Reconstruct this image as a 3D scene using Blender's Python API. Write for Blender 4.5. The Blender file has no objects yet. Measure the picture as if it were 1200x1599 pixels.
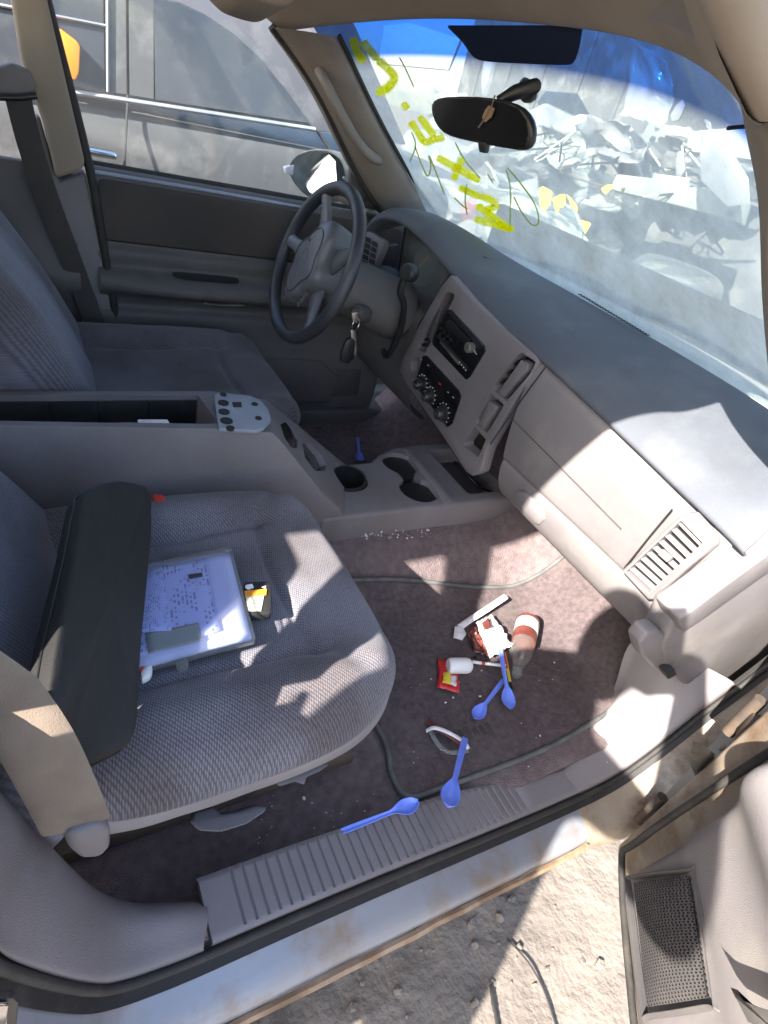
import bpy, bmesh, math, random
import numpy as np
from mathutils import Vector, Matrix, noise
from mathutils.bvhtree import BVHTree
random.seed(7)
S = bpy.context.scene
COL = S.collection

# ------------------------------------------------------------------ camera
FPX = 904.07
R = np.array([[0.86293797, -0.1044494, 0.49439699],
              [-0.44833514, -0.60959116, 0.65375395],
              [0.23309583, -0.78580464, -0.5728677]])
CAM = Vector((0.0, -0.98, 1.45))
cd = bpy.data.cameras.new('camera'); cam = bpy.data.objects.new('camera', cd); COL.objects.link(cam)
cd.sensor_fit = 'VERTICAL'; cd.sensor_height = 24.0; cd.lens = FPX / 1599 * 24.0
cd.clip_start = 0.02; cd.clip_end = 500
m = Matrix.Identity(4)
for i in range(3):
    m[i][0] = R[i][0]; m[i][1] = -R[i][1]; m[i][2] = -R[i][2]; m[i][3] = CAM[i]
cam.matrix_world = m
S.camera = cam

# ------------------------------------------------------------------ light
SUN = Vector((-1.33, -0.44, 1.0)).normalized()          # towards the sun
w = bpy.data.worlds.new('World'); S.world = w; w.use_nodes = True
nt = w.node_tree; sky = nt.nodes.new('ShaderNodeTexSky'); sky.sky_type = 'NISHITA'; sky.sun_disc = False
sky.sun_elevation = math.asin(SUN.z); sky.sun_rotation = math.atan2(SUN.x, SUN.y)
sky.dust_density = 1.2
nt.links.new(sky.outputs[0], nt.nodes['Background'].inputs[0]); nt.nodes['Background'].inputs[1].default_value = 0.15
sl = bpy.data.lights.new('sun', 'SUN'); sl.energy = 5.0; sl.angle = math.radians(0.6); sl.color = (1, .95, .87)
so = bpy.data.objects.new('sun', sl); COL.objects.link(so)
so.rotation_euler = SUN.to_track_quat('Z', 'Y').to_euler()
S.view_settings.view_transform = 'Standard'; S.view_settings.look = 'None'
S.view_settings.gamma = 1.0; S.view_settings.exposure = 2.3; S.view_settings.use_curve_mapping = False
S.cycles.max_bounces = 10; S.cycles.diffuse_bounces = 5; S.cycles.transparent_max_bounces = 12

# ------------------------------------------------------------------ helpers
def ray(u, v):
    return Vector(R @ np.array([u - 600, v - 800, FPX]))
def U(u, v, x=None, y=None, z=None):
    d = ray(u, v)
    if x is not None: t = (x - CAM.x) / d.x
    elif y is not None: t = (y - CAM.y) / d.y
    else: t = (z - CAM.z) / d.z
    return CAM + d * t
def UP(u, v, P, n):
    d = ray(u, v); P = Vector(P); n = Vector(n)
    return CAM + d * ((P - CAM).dot(n) / d.dot(n))
def tag(o, label=None, cat=None, group=None, kind=None):
    if label: o['label'] = label
    if cat: o['category'] = cat
    if group: o['group'] = group
    if kind: o['kind'] = kind
    return o
def thing(name, label, cat, loc=(0, 0, 0), group=None):
    o = bpy.data.objects.new(name, None); COL.objects.link(o); o.location = loc; o.empty_display_size = .05
    return tag(o, label, cat, group)
def adopt(o, parent):
    if parent is not None:
        o.parent = parent
        off = Vector((0, 0, 0)); p = parent
        while p is not None:
            off += p.location; p = p.parent
        o.matrix_parent_inverse = Matrix.Translation(-off)
    return o
def fin(name, bm, mat, parent=None, smooth=True, sub=0, bev=0, sol=0, label=None, angle=40, solo=0):
    me = bpy.data.meshes.new(name); bmesh.ops.recalc_face_normals(bm, faces=bm.faces[:])
    bm.to_mesh(me); bm.free()
    o = bpy.data.objects.new(name, me); COL.objects.link(o)
    me.materials.append(M[mat] if isinstance(mat, str) else mat)
    if smooth:
        for p in me.polygons: p.use_smooth = True
        if angle < 180 and not sub:
            me.set_sharp_from_angle(angle=math.radians(angle))
    if sol:
        md = o.modifiers.new('sol', 'SOLIDIFY'); md.thickness = sol; md.offset = solo
    if bev:
        md = o.modifiers.new('bev', 'BEVEL'); md.width = bev; md.segments = 3; md.limit_method = 'ANGLE'; md.angle_limit = math.radians(35)
    if sub:
        md = o.modifiers.new('sub', 'SUBSURF'); md.levels = sub; md.render_levels = sub
    if label: o['label'] = label
    adopt(o, parent)
    return o
def grid(name, rows, mat, parent=None, cu=False, cv=False, sub=1, sol=0, label=None, uv=False, solo=0, cap=False, bev=0):
    bm = bmesh.new(); V = [[bm.verts.new(p) for p in r] for r in rows]
    nr, nc = len(V), len(V[0])
    L = bm.loops.layers.uv.new('uv') if uv else None
    for i in range(nr if cv else nr - 1):
        for j in range(nc if cu else nc - 1):
            q = [V[i][j], V[i][(j + 1) % nc], V[(i + 1) % nr][(j + 1) % nc], V[(i + 1) % nr][j]]
            try: f = bm.faces.new(q)
            except ValueError: continue
            if uv:
                for l, (a, b) in zip(f.loops, ((i, j), (i, j + 1), (i + 1, j + 1), (i + 1, j))):
                    l[L].uv = (b / (nc - 1), a / (nr - 1))
    if cap:
        for r in (V[0], V[-1]):
            try: bm.faces.new(r)
            except ValueError: pass
    return fin(name, bm, mat, parent, sub=sub, sol=sol, label=label, solo=solo, angle=180 if sub else 40, bev=bev)
def bevel_bm(bm, w, seg=2):
    if w > 0:
        bmesh.ops.recalc_face_normals(bm, faces=bm.faces[:])
        bmesh.ops.bevel(bm, geom=bm.edges[:] + bm.verts[:], offset=w, segments=seg, profile=.5, affect='EDGES', clamp_overlap=True)
def rbox(name, c, size, mat, parent=None, bev=.004, rot=None, sub=0, label=None, seg=2):
    bm = bmesh.new(); bmesh.ops.create_cube(bm, size=1)
    bmesh.ops.scale(bm, vec=size, verts=bm.verts)
    bevel_bm(bm, bev, seg)
    mt = (rot.to_4x4() if rot else Matrix.Identity(4)); mt = Matrix.Translation(c) @ mt
    bm.transform(mt)
    return fin(name, bm, mat, parent, sub=sub, label=label)
def prism(name, pts, vec, mat, parent=None, bev=0, label=None, seg=2, sub=0):
    bm = bmesh.new(); vec = Vector(vec); n = len(pts)
    a = [bm.verts.new(p) for p in pts]; b = [bm.verts.new(Vector(p) + vec) for p in pts]
    bm.faces.new(a); bm.faces.new(b[::-1])
    for i in range(n): bm.faces.new([a[i], b[i], b[(i + 1) % n], a[(i + 1) % n]])
    bevel_bm(bm, bev, seg)
    return fin(name, bm, mat, parent, label=label, sub=sub)
def smooth_path(pts, n=6, closed=False):
    pts = [Vector(p) for p in pts]; out = []; N = len(pts)
    for i in range(N if closed else N - 1):
        if closed: p0, p1, p2, p3 = pts[i - 1], pts[i], pts[(i + 1) % N], pts[(i + 2) % N]
        else: p0, p1, p2, p3 = pts[max(i - 1, 0)], pts[i], pts[i + 1], pts[min(i + 2, N - 1)]
        for k in range(n):
            t = k / n
            out.append(.5 * ((2 * p1) + (p2 - p0) * t + (2 * p0 - 5 * p1 + 4 * p2 - p3) * t * t + (3 * p1 - p0 - 3 * p2 + p3) * t ** 3))
    if not closed: out.append(pts[-1])
    return out
def tube_bm(bm, pts, r, seg=10, closed=False, flat=None, cap=True):
    pts = [Vector(p) for p in pts]; n = len(pts); rings = []; up = None
    for i, p in enumerate(pts):
        t = (pts[(i + 1) % n] - pts[i - 1]) if closed else (pts[min(i + 1, n - 1)] - pts[max(i - 1, 0)])
        t.normalize()
        if up is None:
            up = Vector((0, 0, 1)) if abs(t.z) < .9 else Vector((1, 0, 0))
            if flat is not None: up = Vector(flat)
        up = (up - t * up.dot(t)).normalized(); s = t.cross(up)
        ri = r[i] if isinstance(r, list) else r
        ra, rb = ri if isinstance(ri, tuple) else (ri, ri)
        rings.append([bm.verts.new(p + s * (math.cos(a) * ra) + up * (math.sin(a) * rb)) for a in [2 * math.pi * k / seg for k in range(seg)]])
    for i in range(n if closed else n - 1):
        A, B = rings[i], rings[(i + 1) % n]
        for k in range(seg): bm.faces.new([A[k], A[(k + 1) % seg], B[(k + 1) % seg], B[k]])
    if cap and not closed: bm.faces.new(rings[0][::-1]); bm.faces.new(rings[-1])
def tube(name, pts, r, mat, parent=None, seg=10, closed=False, flat=None, label=None):
    bm = bmesh.new(); tube_bm(bm, pts, r, seg, closed, flat)
    return fin(name, bm, mat, parent, label=label, angle=50)
def cyl(name, a, b, r, mat, parent=None, seg=20, r2=None, label=None, bev=0):
    a, b = Vector(a), Vector(b); d = (b - a); r2 = r if r2 is None else r2
    if bev:
        e = d.normalized() * bev
        return tube(name, [a, a, a + e, b - e, b, b], [r * .01, r - bev, r, r2, r2 - bev, r2 * .01], mat, parent, seg, label=label) if False else lathe(name, a, d, [(0.0001, 0), (r - bev, 0), (r, bev), (r2, d.length - bev), (r2 - bev, d.length), (.0001, d.length)], mat, parent, seg, label)
    return tube(name, [a, b], [r, r2], mat, parent, seg, label=label)
def lathe(name, base, axis, prof, mat, parent=None, seg=24, label=None, sub=0):
    axis = Vector(axis).normalized(); q = axis.to_track_quat('Z', 'Y').to_matrix()
    rows = [[Vector(base) + q @ Vector((r * math.cos(2 * math.pi * k / seg), r * math.sin(2 * math.pi * k / seg), h)) for k in range(seg)] for r, h in prof]
    return grid(name, rows, mat, parent, cu=True, sub=sub, label=label, cap=True)
def boolean(o, cutters):
    for c in cutters:
        md = o.modifiers.new('b', 'BOOLEAN'); md.operation = 'DIFFERENCE'; md.object = c; md.solver = 'EXACT'
    bpy.context.view_layer.update()
    dg = bpy.context.evaluated_depsgraph_get()
    me = bpy.data.meshes.new_from_object(o.evaluated_get(dg)); o.modifiers.clear(); o.data = me
    for p in me.polygons: p.use_smooth = True
    me.set_sharp_from_angle(angle=math.radians(35))
    for c in cutters: bpy.data.objects.remove(c, do_unlink=True)
    return o
def rot_xyz(ex, ey, ez):
    return Matrix((ex, ey, ez)).transposed()
def rrect(w, h, r, n=4):
    out = []
    for cx, cy, a0 in ((w / 2 - r, h / 2 - r, 0), (-w / 2 + r, h / 2 - r, 90), (-w / 2 + r, -h / 2 + r, 180), (w / 2 - r, -h / 2 + r, 270)):
        for k in range(n + 1):
            a = math.radians(a0 + 90 * k / n); out.append((cx + r * math.cos(a), cy + r * math.sin(a)))
    return out

# ------------------------------------------------------------------ materials
M = {}
def node(nt, t, **kw):
    n = nt.nodes.new('ShaderNode' + t)
    for k, v in kw.items(): setattr(n, k, v)
    return n
def mat(name, col, rough=.6, col2=None, nscale=6, bscale=0, bstr=.2, metal=0, spec=.5, detail=6, dirt=None, dscale=3, dfac=.5, coat=0, bdist=.002, spread=.12):
    mt = bpy.data.materials.new(name); mt.use_nodes = True; nt = mt.node_tree; b = nt.nodes['Principled BSDF']; lk = nt.links.new
    b.inputs['Roughness'].default_value = rough; b.inputs['Metallic'].default_value = metal
    b.inputs['Specular IOR Level'].default_value = spec; b.inputs['Coat Weight'].default_value = coat
    tc = node(nt, 'TexCoord')
    c2 = col2 or tuple(c * .8 for c in col)
    n1 = node(nt, 'TexNoise'); n1.inputs['Scale'].default_value = nscale; n1.inputs['Detail'].default_value = detail
    lk(tc.outputs['Object'], n1.inputs['Vector'])
    rm = node(nt, 'ValToRGB'); rm.color_ramp.elements[0].position = .5 - spread; rm.color_ramp.elements[1].position = .5 + spread
    rm.color_ramp.elements[0].color = (*c2, 1); rm.color_ramp.elements[1].color = (*col, 1)
    lk(n1.outputs['Fac'], rm.inputs['Fac']); out = rm.outputs[0]
    if dirt:
        n2 = node(nt, 'TexNoise'); n2.inputs['Scale'].default_value = dscale; n2.inputs['Detail'].default_value = 8; n2.inputs['Roughness'].default_value = .65
        lk(tc.outputs['Object'], n2.inputs['Vector'])
        r2 = node(nt, 'ValToRGB'); r2.color_ramp.elements[0].position = .5; r2.color_ramp.elements[1].position = .68
        r2.color_ramp.elements[1].color = (dfac,) * 3 + (1,); r2.color_ramp.elements[0].color = (0, 0, 0, 1)
        lk(n2.outputs['Fac'], r2.inputs['Fac'])
        mx = node(nt, 'MixRGB'); lk(r2.outputs[0], mx.inputs[0]); lk(out, mx.inputs[1]); mx.inputs[2].default_value = (*dirt, 1); out = mx.outputs[0]
    lk(out, b.inputs['Base Color'])
    if bscale:
        n3 = node(nt, 'TexNoise'); n3.inputs['Scale'].default_value = bscale; n3.inputs['Detail'].default_value = 3
        lk(tc.outputs['Object'], n3.inputs['Vector'])
        bp = node(nt, 'Bump'); bp.inputs['Strength'].default_value = bstr; bp.inputs['Distance'].default_value = bdist
        lk(n3.outputs['Fac'], bp.inputs['Height']); lk(bp.outputs[0], b.inputs['Normal'])
    M[name] = mt
    return mt
TR = (.195, .174, .176)
mat('trim', TR, .55, (.158, .141, .143), 5, 800, .4, dirt=(.15, .125, .105), dscale=8, dfac=.55)
mat('trim_smooth', (.225, .202, .203), .45, (.195, .174, .176), 4, 900, .08)
mat('trim_tan', (.25, .222, .21), .6, (.2, .17, .14), 4, 700, .25, dirt=(.14, .11, .085), dscale=6, dfac=.4)
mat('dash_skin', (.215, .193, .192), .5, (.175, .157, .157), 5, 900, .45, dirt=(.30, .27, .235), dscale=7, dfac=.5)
mat('dash_top_shaded', (.092, .098, .113), .6, (.078, .083, .096), 4, 900, .4, dirt=(.14, .145, .15), dscale=6, dfac=.5, spec=.3)  # copy of the dash skin with shade and blue skylight put into its colour
mat('headliner', (.34, .285, .225), .95, (.29, .24, .19), 5, 1400, .3)
mat('dark_trim', (.07, .062, .06), .55, (.055, .05, .05), 4, 800, .2, dirt=(.13, .115, .1), dscale=7, dfac=.35)
mat('door_cloth', (.075, .062, .055), .9, (.055, .047, .043), 5, 1200, .4)
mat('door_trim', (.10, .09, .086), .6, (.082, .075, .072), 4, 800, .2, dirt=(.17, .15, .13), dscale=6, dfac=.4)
mat('black_plastic', (.012, .012, .013), .38, (.02, .02, .02), 5, 900, .1, dirt=(.06, .055, .05), dscale=20, dfac=.35)
mat('black_matte', (.012, .011, .011), .75, (.02, .019, .018), 6, 600, .15)
mat('gloss_black', (.008, .008, .009), .14, (.012, .012, .012), 6)
mat('leather_black', (.013, .012, .011), .6, (.010, .009, .009), 6, 750, .35, dirt=(.024, .022, .02), dscale=5, dfac=.5)
mat('wheel_leather', (.035, .037, .045), .42, (.025, .027, .032), 8, 900, .2, dirt=(.12, .11, .1), dscale=9, dfac=.35)
mat('wheel_grey', (.12, .12, .132), .4, (.10, .10, .11), 4, 900, .15, dirt=(.22, .2, .18), dscale=8, dfac=.3)
mat('carpet', (.235, .18, .178), 1, (.15, .115, .115), 60, 420, 1.0, bdist=.006, dirt=(.29, .235, .22), dscale=9, dfac=.5, spread=.2, spec=.1)
mat('mat_carpet', (.165, .127, .127), 1, (.10, .077, .079), 80, 520, 1.0, bdist=.005, dirt=(.22, .18, .17), dscale=7, dfac=.5, spread=.2, spec=.1)
mat('mat_piping', (.12, .122, .118), .8, (.08, .08, .077), 30, 500, .3)
mat('rubber', (.02, .019, .018), .7, (.03, .027, .025), 8, 300, .2, dirt=(.13, .11, .09), dscale=8, dfac=.4)
mat('webbing', (.20, .155, .115), .85, (.16, .12, .09), 20, 900, .4)
mat('webbing_dark', (.06, .052, .047), .85, (.05, .043, .04), 20, 900, .4)
mat('paint_sill', (.31, .325, .36), .38, (.26, .272, .30), 3, 0, dirt=(.24, .16, .09), dscale=9, dfac=.75, coat=.4, metal=.25)  # silver paint; the blue of the reflected sky is put into the colour
mat('rust', (.32, .20, .115), .85, (.20, .125, .075), 14, 200, .4, dirt=(.43, .36, .28), dscale=7, dfac=.75)
mat('paint_cream', (.34, .285, .225), .6, (.26, .205, .15), 7, 150, .3, dirt=(.14, .085, .05), dscale=12, dfac=.85)
mat('dark_metal', (.05, .04, .034), .7, (.11, .075, .05), 12, 200, .3)
mat('grey_metal', (.2, .19, .17), .5, (.13, .12, .10), 30, 300, .3, metal=.5)
mat('chrome', (.75, .75, .76), .12, (.6, .6, .6), 3, metal=1)
mat('steel', (.55, .53, .5), .3, (.4, .38, .36), 30, metal=1)
mat('spoon_blue', (.17, .26, .80), .3, (.15, .235, .75), 20)
mat('white_plastic', (.78, .77, .76), .4, (.7, .69, .68), 10)
mat('paper_skylit', (.46, .49, .70), .7, (.42, .45, .66), 8)  # white paper with blue skylight put into the colour
mat('red_wrap', (.62, .028, .03), .3, (.5, .02, .02), 20)
mat('yellow_wrap', (.78, .6, .06), .35, (.72, .5, .04), 30)
mat('choc_wrap', (.10, .028, .022), .32, (.16, .05, .04), 20, 60, .5, bdist=.004)
mat('wrap_white', (.8, .77, .76), .3, (.66, .6, .6), 40, 50, .6, bdist=.006)
mat('red_plastic', (.6, .05, .04), .35)
mat('orange_label', (.85, .32, .03), .5)
mat('label_white', (.75, .7, .5), .5, (.5, .5, .35), 260, spread=.05)
mat('amber', (.95, .30, .01), .3, (.9, .24, .01), 5)
mat('paint_yellow', (.60, .52, .0), .5, (.45, .40, .0), 20)
mat('scribble_green', (.22, .26, .03), .5)
mat('hood_grey', (.27, .275, .265), .75, (.22, .222, .215), 3, 500, .2, dirt=(.34, .33, .31), dscale=12, dfac=.5)
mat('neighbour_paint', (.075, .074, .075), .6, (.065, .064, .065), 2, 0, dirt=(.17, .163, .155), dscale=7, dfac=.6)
mat('dusty_glass', (.035, .038, .045), .35, (.05, .052, .058), 4, dirt=(.10, .098, .095), dscale=9, dfac=.5)
mat('neighbour_pillar', (.10, .092, .10), .6, (.088, .082, .088), 2, dirt=(.28, .26, .26), dscale=5, dfac=.4)
mat('silver_paint', (.2, .21, .225), .45, (.165, .172, .186), 3, dirt=(.4, .37, .33), dscale=6, dfac=.5, coat=.3)
mat('beam_white', (.42, .43, .41), .5, (.52, .54, .50), 6, dirt=(.4, .4, .37), dscale=9, dfac=.5)
mat('beam_green', (.27, .29, .255), .55, (.24, .26, .228), 6, dirt=(.27, .28, .24), dscale=9, dfac=.5)
mat('van_grey', (.115, .115, .11), .7, (.085, .085, .082), 2, dirt=(.33, .32, .3), dscale=3, dfac=.5)
mat('blue_tarp', (.03, .16, .55), .6, (.02, .11, .42), 5, 30, .5, bdist=.02)
mat('skin', (.5, .3, .22), .6, bscale=200)
mat('shirt', (.12, .13, .16), .9, bscale=300)
mat('jeans', (.05, .07, .13), .95, bscale=300)
mat('hair', (.02, .015, .01), .8, bscale=200)
mat('switch_plate', (.27, .29, .33), .5, (.22, .235, .27), 8, 500, .2)
mat('dial_mark', (.7, .7, .68), .5)
mat('concrete', (.4, .38, .35), .9, (.3, .29, .27), 4, 60, .4)

def fabric(name, c1, c2, scale, rot, flat=(1, .55, 0)):
    mt = bpy.data.materials.new(name); mt.use_nodes = True; nt = mt.node_tree; b = nt.nodes['Principled BSDF']; lk = nt.links.new
    b.inputs['Roughness'].default_value = 1; b.inputs['Specular IOR Level'].default_value = .15
    b.inputs['Sheen Weight'].default_value = .15
    tc = node(nt, 'TexCoord'); mp = node(nt, 'Mapping'); mp.inputs['Rotation'].default_value = rot
    mp.inputs['Scale'].default_value = flat
    lk(tc.outputs['Object'], mp.inputs[0])
    vo = node(nt, 'TexVoronoi'); vo.inputs['Scale'].default_value = scale; vo.inputs['Randomness'].default_value = .18
    lk(mp.outputs[0], vo.inputs['Vector'])
    rm = node(nt, 'ValToRGB'); rm.color_ramp.elements[0].position = .22; rm.color_ramp.elements[1].position = .52
    rm.color_ramp.elements[0].color = (*c1, 1); rm.color_ramp.elements[1].color = (*c2, 1)
    lk(vo.outputs['Distance'], rm.inputs[0])
    n2 = node(nt, 'TexNoise'); n2.inputs['Scale'].default_value = 5; n2.inputs['Detail'].default_value = 6; lk(tc.outputs['Object'], n2.inputs['Vector'])
    r2 = node(nt, 'ValToRGB'); r2.color_ramp.elements[0].position = .36; r2.color_ramp.elements[1].position = .62
    r2.color_ramp.elements[0].color = (.58, .52, .48, 1); r2.color_ramp.elements[1].color = (1, 1, 1, 1); lk(n2.outputs['Fac'], r2.inputs[0])
    mx = node(nt, 'MixRGB', blend_type='MULTIPLY'); mx.inputs[0].default_value = 1; lk(rm.outputs[0], mx.inputs[1]); lk(r2.outputs[0], mx.inputs[2])
    lk(mx.outputs[0], b.inputs['Base Color'])
    bp = node(nt, 'Bump'); bp.inputs['Strength'].default_value = .5; bp.inputs['Distance'].default_value = .002; bp.invert = True
    lk(vo.outputs['Distance'], bp.inputs['Height']); lk(bp.outputs[0], b.inputs['Normal'])
    M[name] = mt
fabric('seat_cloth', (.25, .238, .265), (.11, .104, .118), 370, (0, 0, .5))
fabric('back_cloth', (.24, .24, .28), (.13, .13, .152), 380, (0, 0, 0), (0, .5, 1))
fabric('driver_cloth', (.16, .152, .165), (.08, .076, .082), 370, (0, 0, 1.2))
mat('seat_skirt', (.24, .215, .215), .9, (.2, .18, .18), 8, 900, .35)
mat('seat_side', (.13, .12, .125), .95, (.1, .095, .1), 8, 900, .35)

def glassy(name, tint=(1, 1, 1), dust=.2, dustcol=(.6, .6, .56), rough=.05, scale=6, gloss=True):
    mt = bpy.data.materials.new(name); mt.use_nodes = True; nt = mt.node_tree; lk = nt.links.new
    for n in list(nt.nodes):
        if n.type == 'BSDF_PRINCIPLED': nt.nodes.remove(n)
    out = [n for n in nt.nodes if n.type == 'OUTPUT_MATERIAL'][0]
    tr = node(nt, 'BsdfTransparent'); tr.inputs[0].default_value = (*tint, 1)
    gl = node(nt, 'BsdfGlossy'); gl.inputs['Roughness'].default_value = rough
    lw = node(nt, 'LayerWeight'); lw.inputs[0].default_value = .5
    pw = node(nt, 'Math', operation='POWER'); pw.inputs[1].default_value = 5; lk(lw.outputs['Facing'], pw.inputs[0])
    fr = node(nt, 'Math', operation='MULTIPLY_ADD'); fr.inputs[1].default_value = .8; fr.inputs[2].default_value = .045; lk(pw.outputs[0], fr.inputs[0])
    m1 = node(nt, 'MixShader'); lk(fr.outputs[0], m1.inputs[0]); lk(tr.outputs[0], m1.inputs[1]); lk(gl.outputs[0], m1.inputs[2])
    di = node(nt, 'BsdfDiffuse'); di.inputs[0].default_value = (*dustcol, 1)
    tl = node(nt, 'BsdfTranslucent'); tl.inputs[0].default_value = (*dustcol, 1)
    ad = node(nt, 'MixShader'); ad.inputs[0].default_value = .5; lk(di.outputs[0], ad.inputs[1]); lk(tl.outputs[0], ad.inputs[2])
    tc = node(nt, 'TexCoord'); n1 = node(nt, 'TexNoise'); n1.inputs['Scale'].default_value = scale; n1.inputs['Detail'].default_value = 9; n1.inputs['Roughness'].default_value = .7
    lk(tc.outputs['Object'], n1.inputs['Vector'])
    mr = node(nt, 'MapRange'); mr.inputs[1].default_value = .3; mr.inputs[2].default_value = .7; mr.inputs[3].default_value = dust * .65; mr.inputs[4].default_value = dust * 1.35
    lk(n1.outputs['Fac'], mr.inputs[0])
    m2 = node(nt, 'MixShader'); lk(mr.outputs[0], m2.inputs[0]); lk(m1.outputs[0], m2.inputs[1]); lk(ad.outputs[0], m2.inputs[2])
    lk(m2.outputs[0], out.inputs[0])
    M[name] = mt; return mt, nt, tr
glassy('side_glass', (.93, .96, .96), .035, (.6, .6, .58))
glassy('film', (.9, .93, .92), .30, (.8, .82, .8), .12, 14)
glassy('sleeve', (.95, .96, 1), .05, (.8, .82, .9), .12, 20)
glassy('clear_plastic', (.8, .85, .84), .14, (.8, .8, .78), .06, 20)
wsm, wnt, wtr = glassy('windshield_glass', (1, 1, 1), .60, (.70, .72, .64), .05, 9)
uvn = node(wnt, 'UVMap'); sp = node(wnt, 'SeparateXYZ'); wnt.links.new(uvn.outputs[0], sp.inputs[0])
rp = node(wnt, 'ValToRGB'); rp.color_ramp.elements[0].position = .80; rp.color_ramp.elements[1].position = .87
rp.color_ramp.elements[0].color = (.82, .86, .80, 1); rp.color_ramp.elements[1].color = (.006, .06, .27, 1)
wnt.links.new(sp.outputs[1], rp.inputs[0]); wnt.links.new(rp.outputs[0], wtr.inputs[0])
# the tint band keeps the dust layer thin
dm = [n for n in wnt.nodes if n.type == 'MAP_RANGE'][0]
r3 = node(wnt, 'MapRange'); r3.inputs[1].default_value = .80; r3.inputs[2].default_value = .87; r3.inputs[3].default_value = 1; r3.inputs[4].default_value = .18
wnt.links.new(sp.outputs[1], r3.inputs[0])
mm = node(wnt, 'Math', operation='MULTIPLY'); wnt.links.new(dm.outputs[0], mm.inputs[0]); wnt.links.new(r3.outputs[0], mm.inputs[1])
for n in wnt.nodes:
    if n.type == 'MIX_SHADER' and n.inputs[0].links and n.inputs[0].links[0].from_node == dm:
        wnt.links.new(mm.outputs[0], n.inputs[0])

def spray(name, col):          # sprayed paint: solid core, soft edge across the stroke's own width
    mt = bpy.data.materials.new(name); mt.use_nodes = True; nt = mt.node_tree; lk = nt.links.new; b = nt.nodes['Principled BSDF']
    b.inputs['Roughness'].default_value = .6
    uv = node(nt, 'UVMap'); sp = node(nt, 'SeparateXYZ'); lk(uv.outputs[0], sp.inputs[0])
    pp = node(nt, 'Math', operation='PINGPONG'); pp.inputs[1].default_value = .5; lk(sp.outputs[0], pp.inputs[0])
    mr = node(nt, 'MapRange'); mr.inputs[1].default_value = .0; mr.inputs[2].default_value = .22; lk(pp.outputs[0], mr.inputs[0])
    pw = node(nt, 'Math', operation='POWER'); pw.inputs[1].default_value = 1.6; lk(mr.outputs[0], pw.inputs[0])
    tl = node(nt, 'BsdfTranslucent'); tl.inputs[0].default_value = (*col, 1)
    di = node(nt, 'BsdfDiffuse'); di.inputs[0].default_value = (*col, 1)
    a = node(nt, 'MixShader'); a.inputs[0].default_value = .8; lk(di.outputs[0], a.inputs[1]); lk(tl.outputs[0], a.inputs[2])
    tr = node(nt, 'BsdfTransparent'); mx = node(nt, 'MixShader'); tc = node(nt, 'TexCoord'); nz = node(nt, 'TexNoise'); nz.inputs['Scale'].default_value = 90; nz.inputs['Detail'].default_value = 6; lk(tc.outputs['Object'], nz.inputs['Vector']); nr = node(nt, 'MapRange'); nr.inputs[1].default_value = .35; nr.inputs[2].default_value = .6; nr.inputs[3].default_value = .82; lk(nz.outputs['Fac'], nr.inputs[0]); ml = node(nt, 'Math', operation='MULTIPLY'); lk(pw.outputs[0], ml.inputs[0]); lk(nr.outputs[0], ml.inputs[1]); lk(ml.outputs[0], mx.inputs[0]); lk(tr.outputs[0], mx.inputs[1]); lk(a.outputs[0], mx.inputs[2])
    out = [n for n in nt.nodes if n.type == 'OUTPUT_MATERIAL'][0]; lk(mx.outputs[0], out.inputs[0]); M[name] = mt
spray('spray_yellow', (.95, .86, .0)); spray('spray_green', (.30, .36, .05))

def ground_mat():
    mt = mat('dirt', (.215, .178, .147), .95, (.14, .117, .098), 5, 60, .5, bdist=.012, dirt=(.13, .11, .097), dscale=9, dfac=.5, spread=.2)
ground_mat()
def print_mat():               # printed form: rows of words as flat print
    mt = bpy.data.materials.new('printed_paper'); mt.use_nodes = True; nt = mt.node_tree; lk = nt.links.new; b = nt.nodes['Principled BSDF']
    b.inputs['Roughness'].default_value = .4
    uv = node(nt, 'UVMap'); sp = node(nt, 'SeparateXYZ'); lk(uv.outputs[0], sp.inputs[0])
    def mth(op, a, bb=None):
        n = node(nt, 'Math', operation=op)
        for k, v in ((0, a), (1, bb)):
            if v is None: continue
            if isinstance(v, (int, float)): n.inputs[k].default_value = v
            else: lk(v, n.inputs[k])
        return n.outputs[0]
    row = mth('MULTIPLY', sp.outputs[0], 20); idx = mth('FLOOR', row); fr = mth('FRACT', row)
    ink = mth('LESS_THAN', fr, .52)
    cb = node(nt, 'CombineXYZ'); lk(mth('MULTIPLY', sp.outputs[1], 26), cb.inputs[0]); lk(mth('MULTIPLY', idx, 7.3), cb.inputs[1])
    n1 = node(nt, 'TexNoise'); n1.inputs['Scale'].default_value = 1; n1.inputs['Detail'].default_value = 2; lk(cb.outputs[0], n1.inputs['Vector'])
    word = mth('GREATER_THAN', n1.outputs['Fac'], .52)
    n2 = node(nt, 'TexNoise'); n2.inputs['Scale'].default_value = 3.2; lk(uv.outputs[0], n2.inputs['Vector'])
    blk = mth('GREATER_THAN', n2.outputs['Fac'], .47)
    f = mth('MULTIPLY', mth('MULTIPLY', ink, word), blk)
    mx = node(nt, 'MixRGB'); lk(f, mx.inputs[0]); mx.inputs[1].default_value = (.40, .44, .70, 1); mx.inputs[2].default_value = (.17, .18, .33, 1)  # paper is white; blue skylight is tinted into sheet and ink
    lk(mx.outputs[0], b.inputs['Base Color']); M['printed_paper'] = mt
print_mat()

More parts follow.
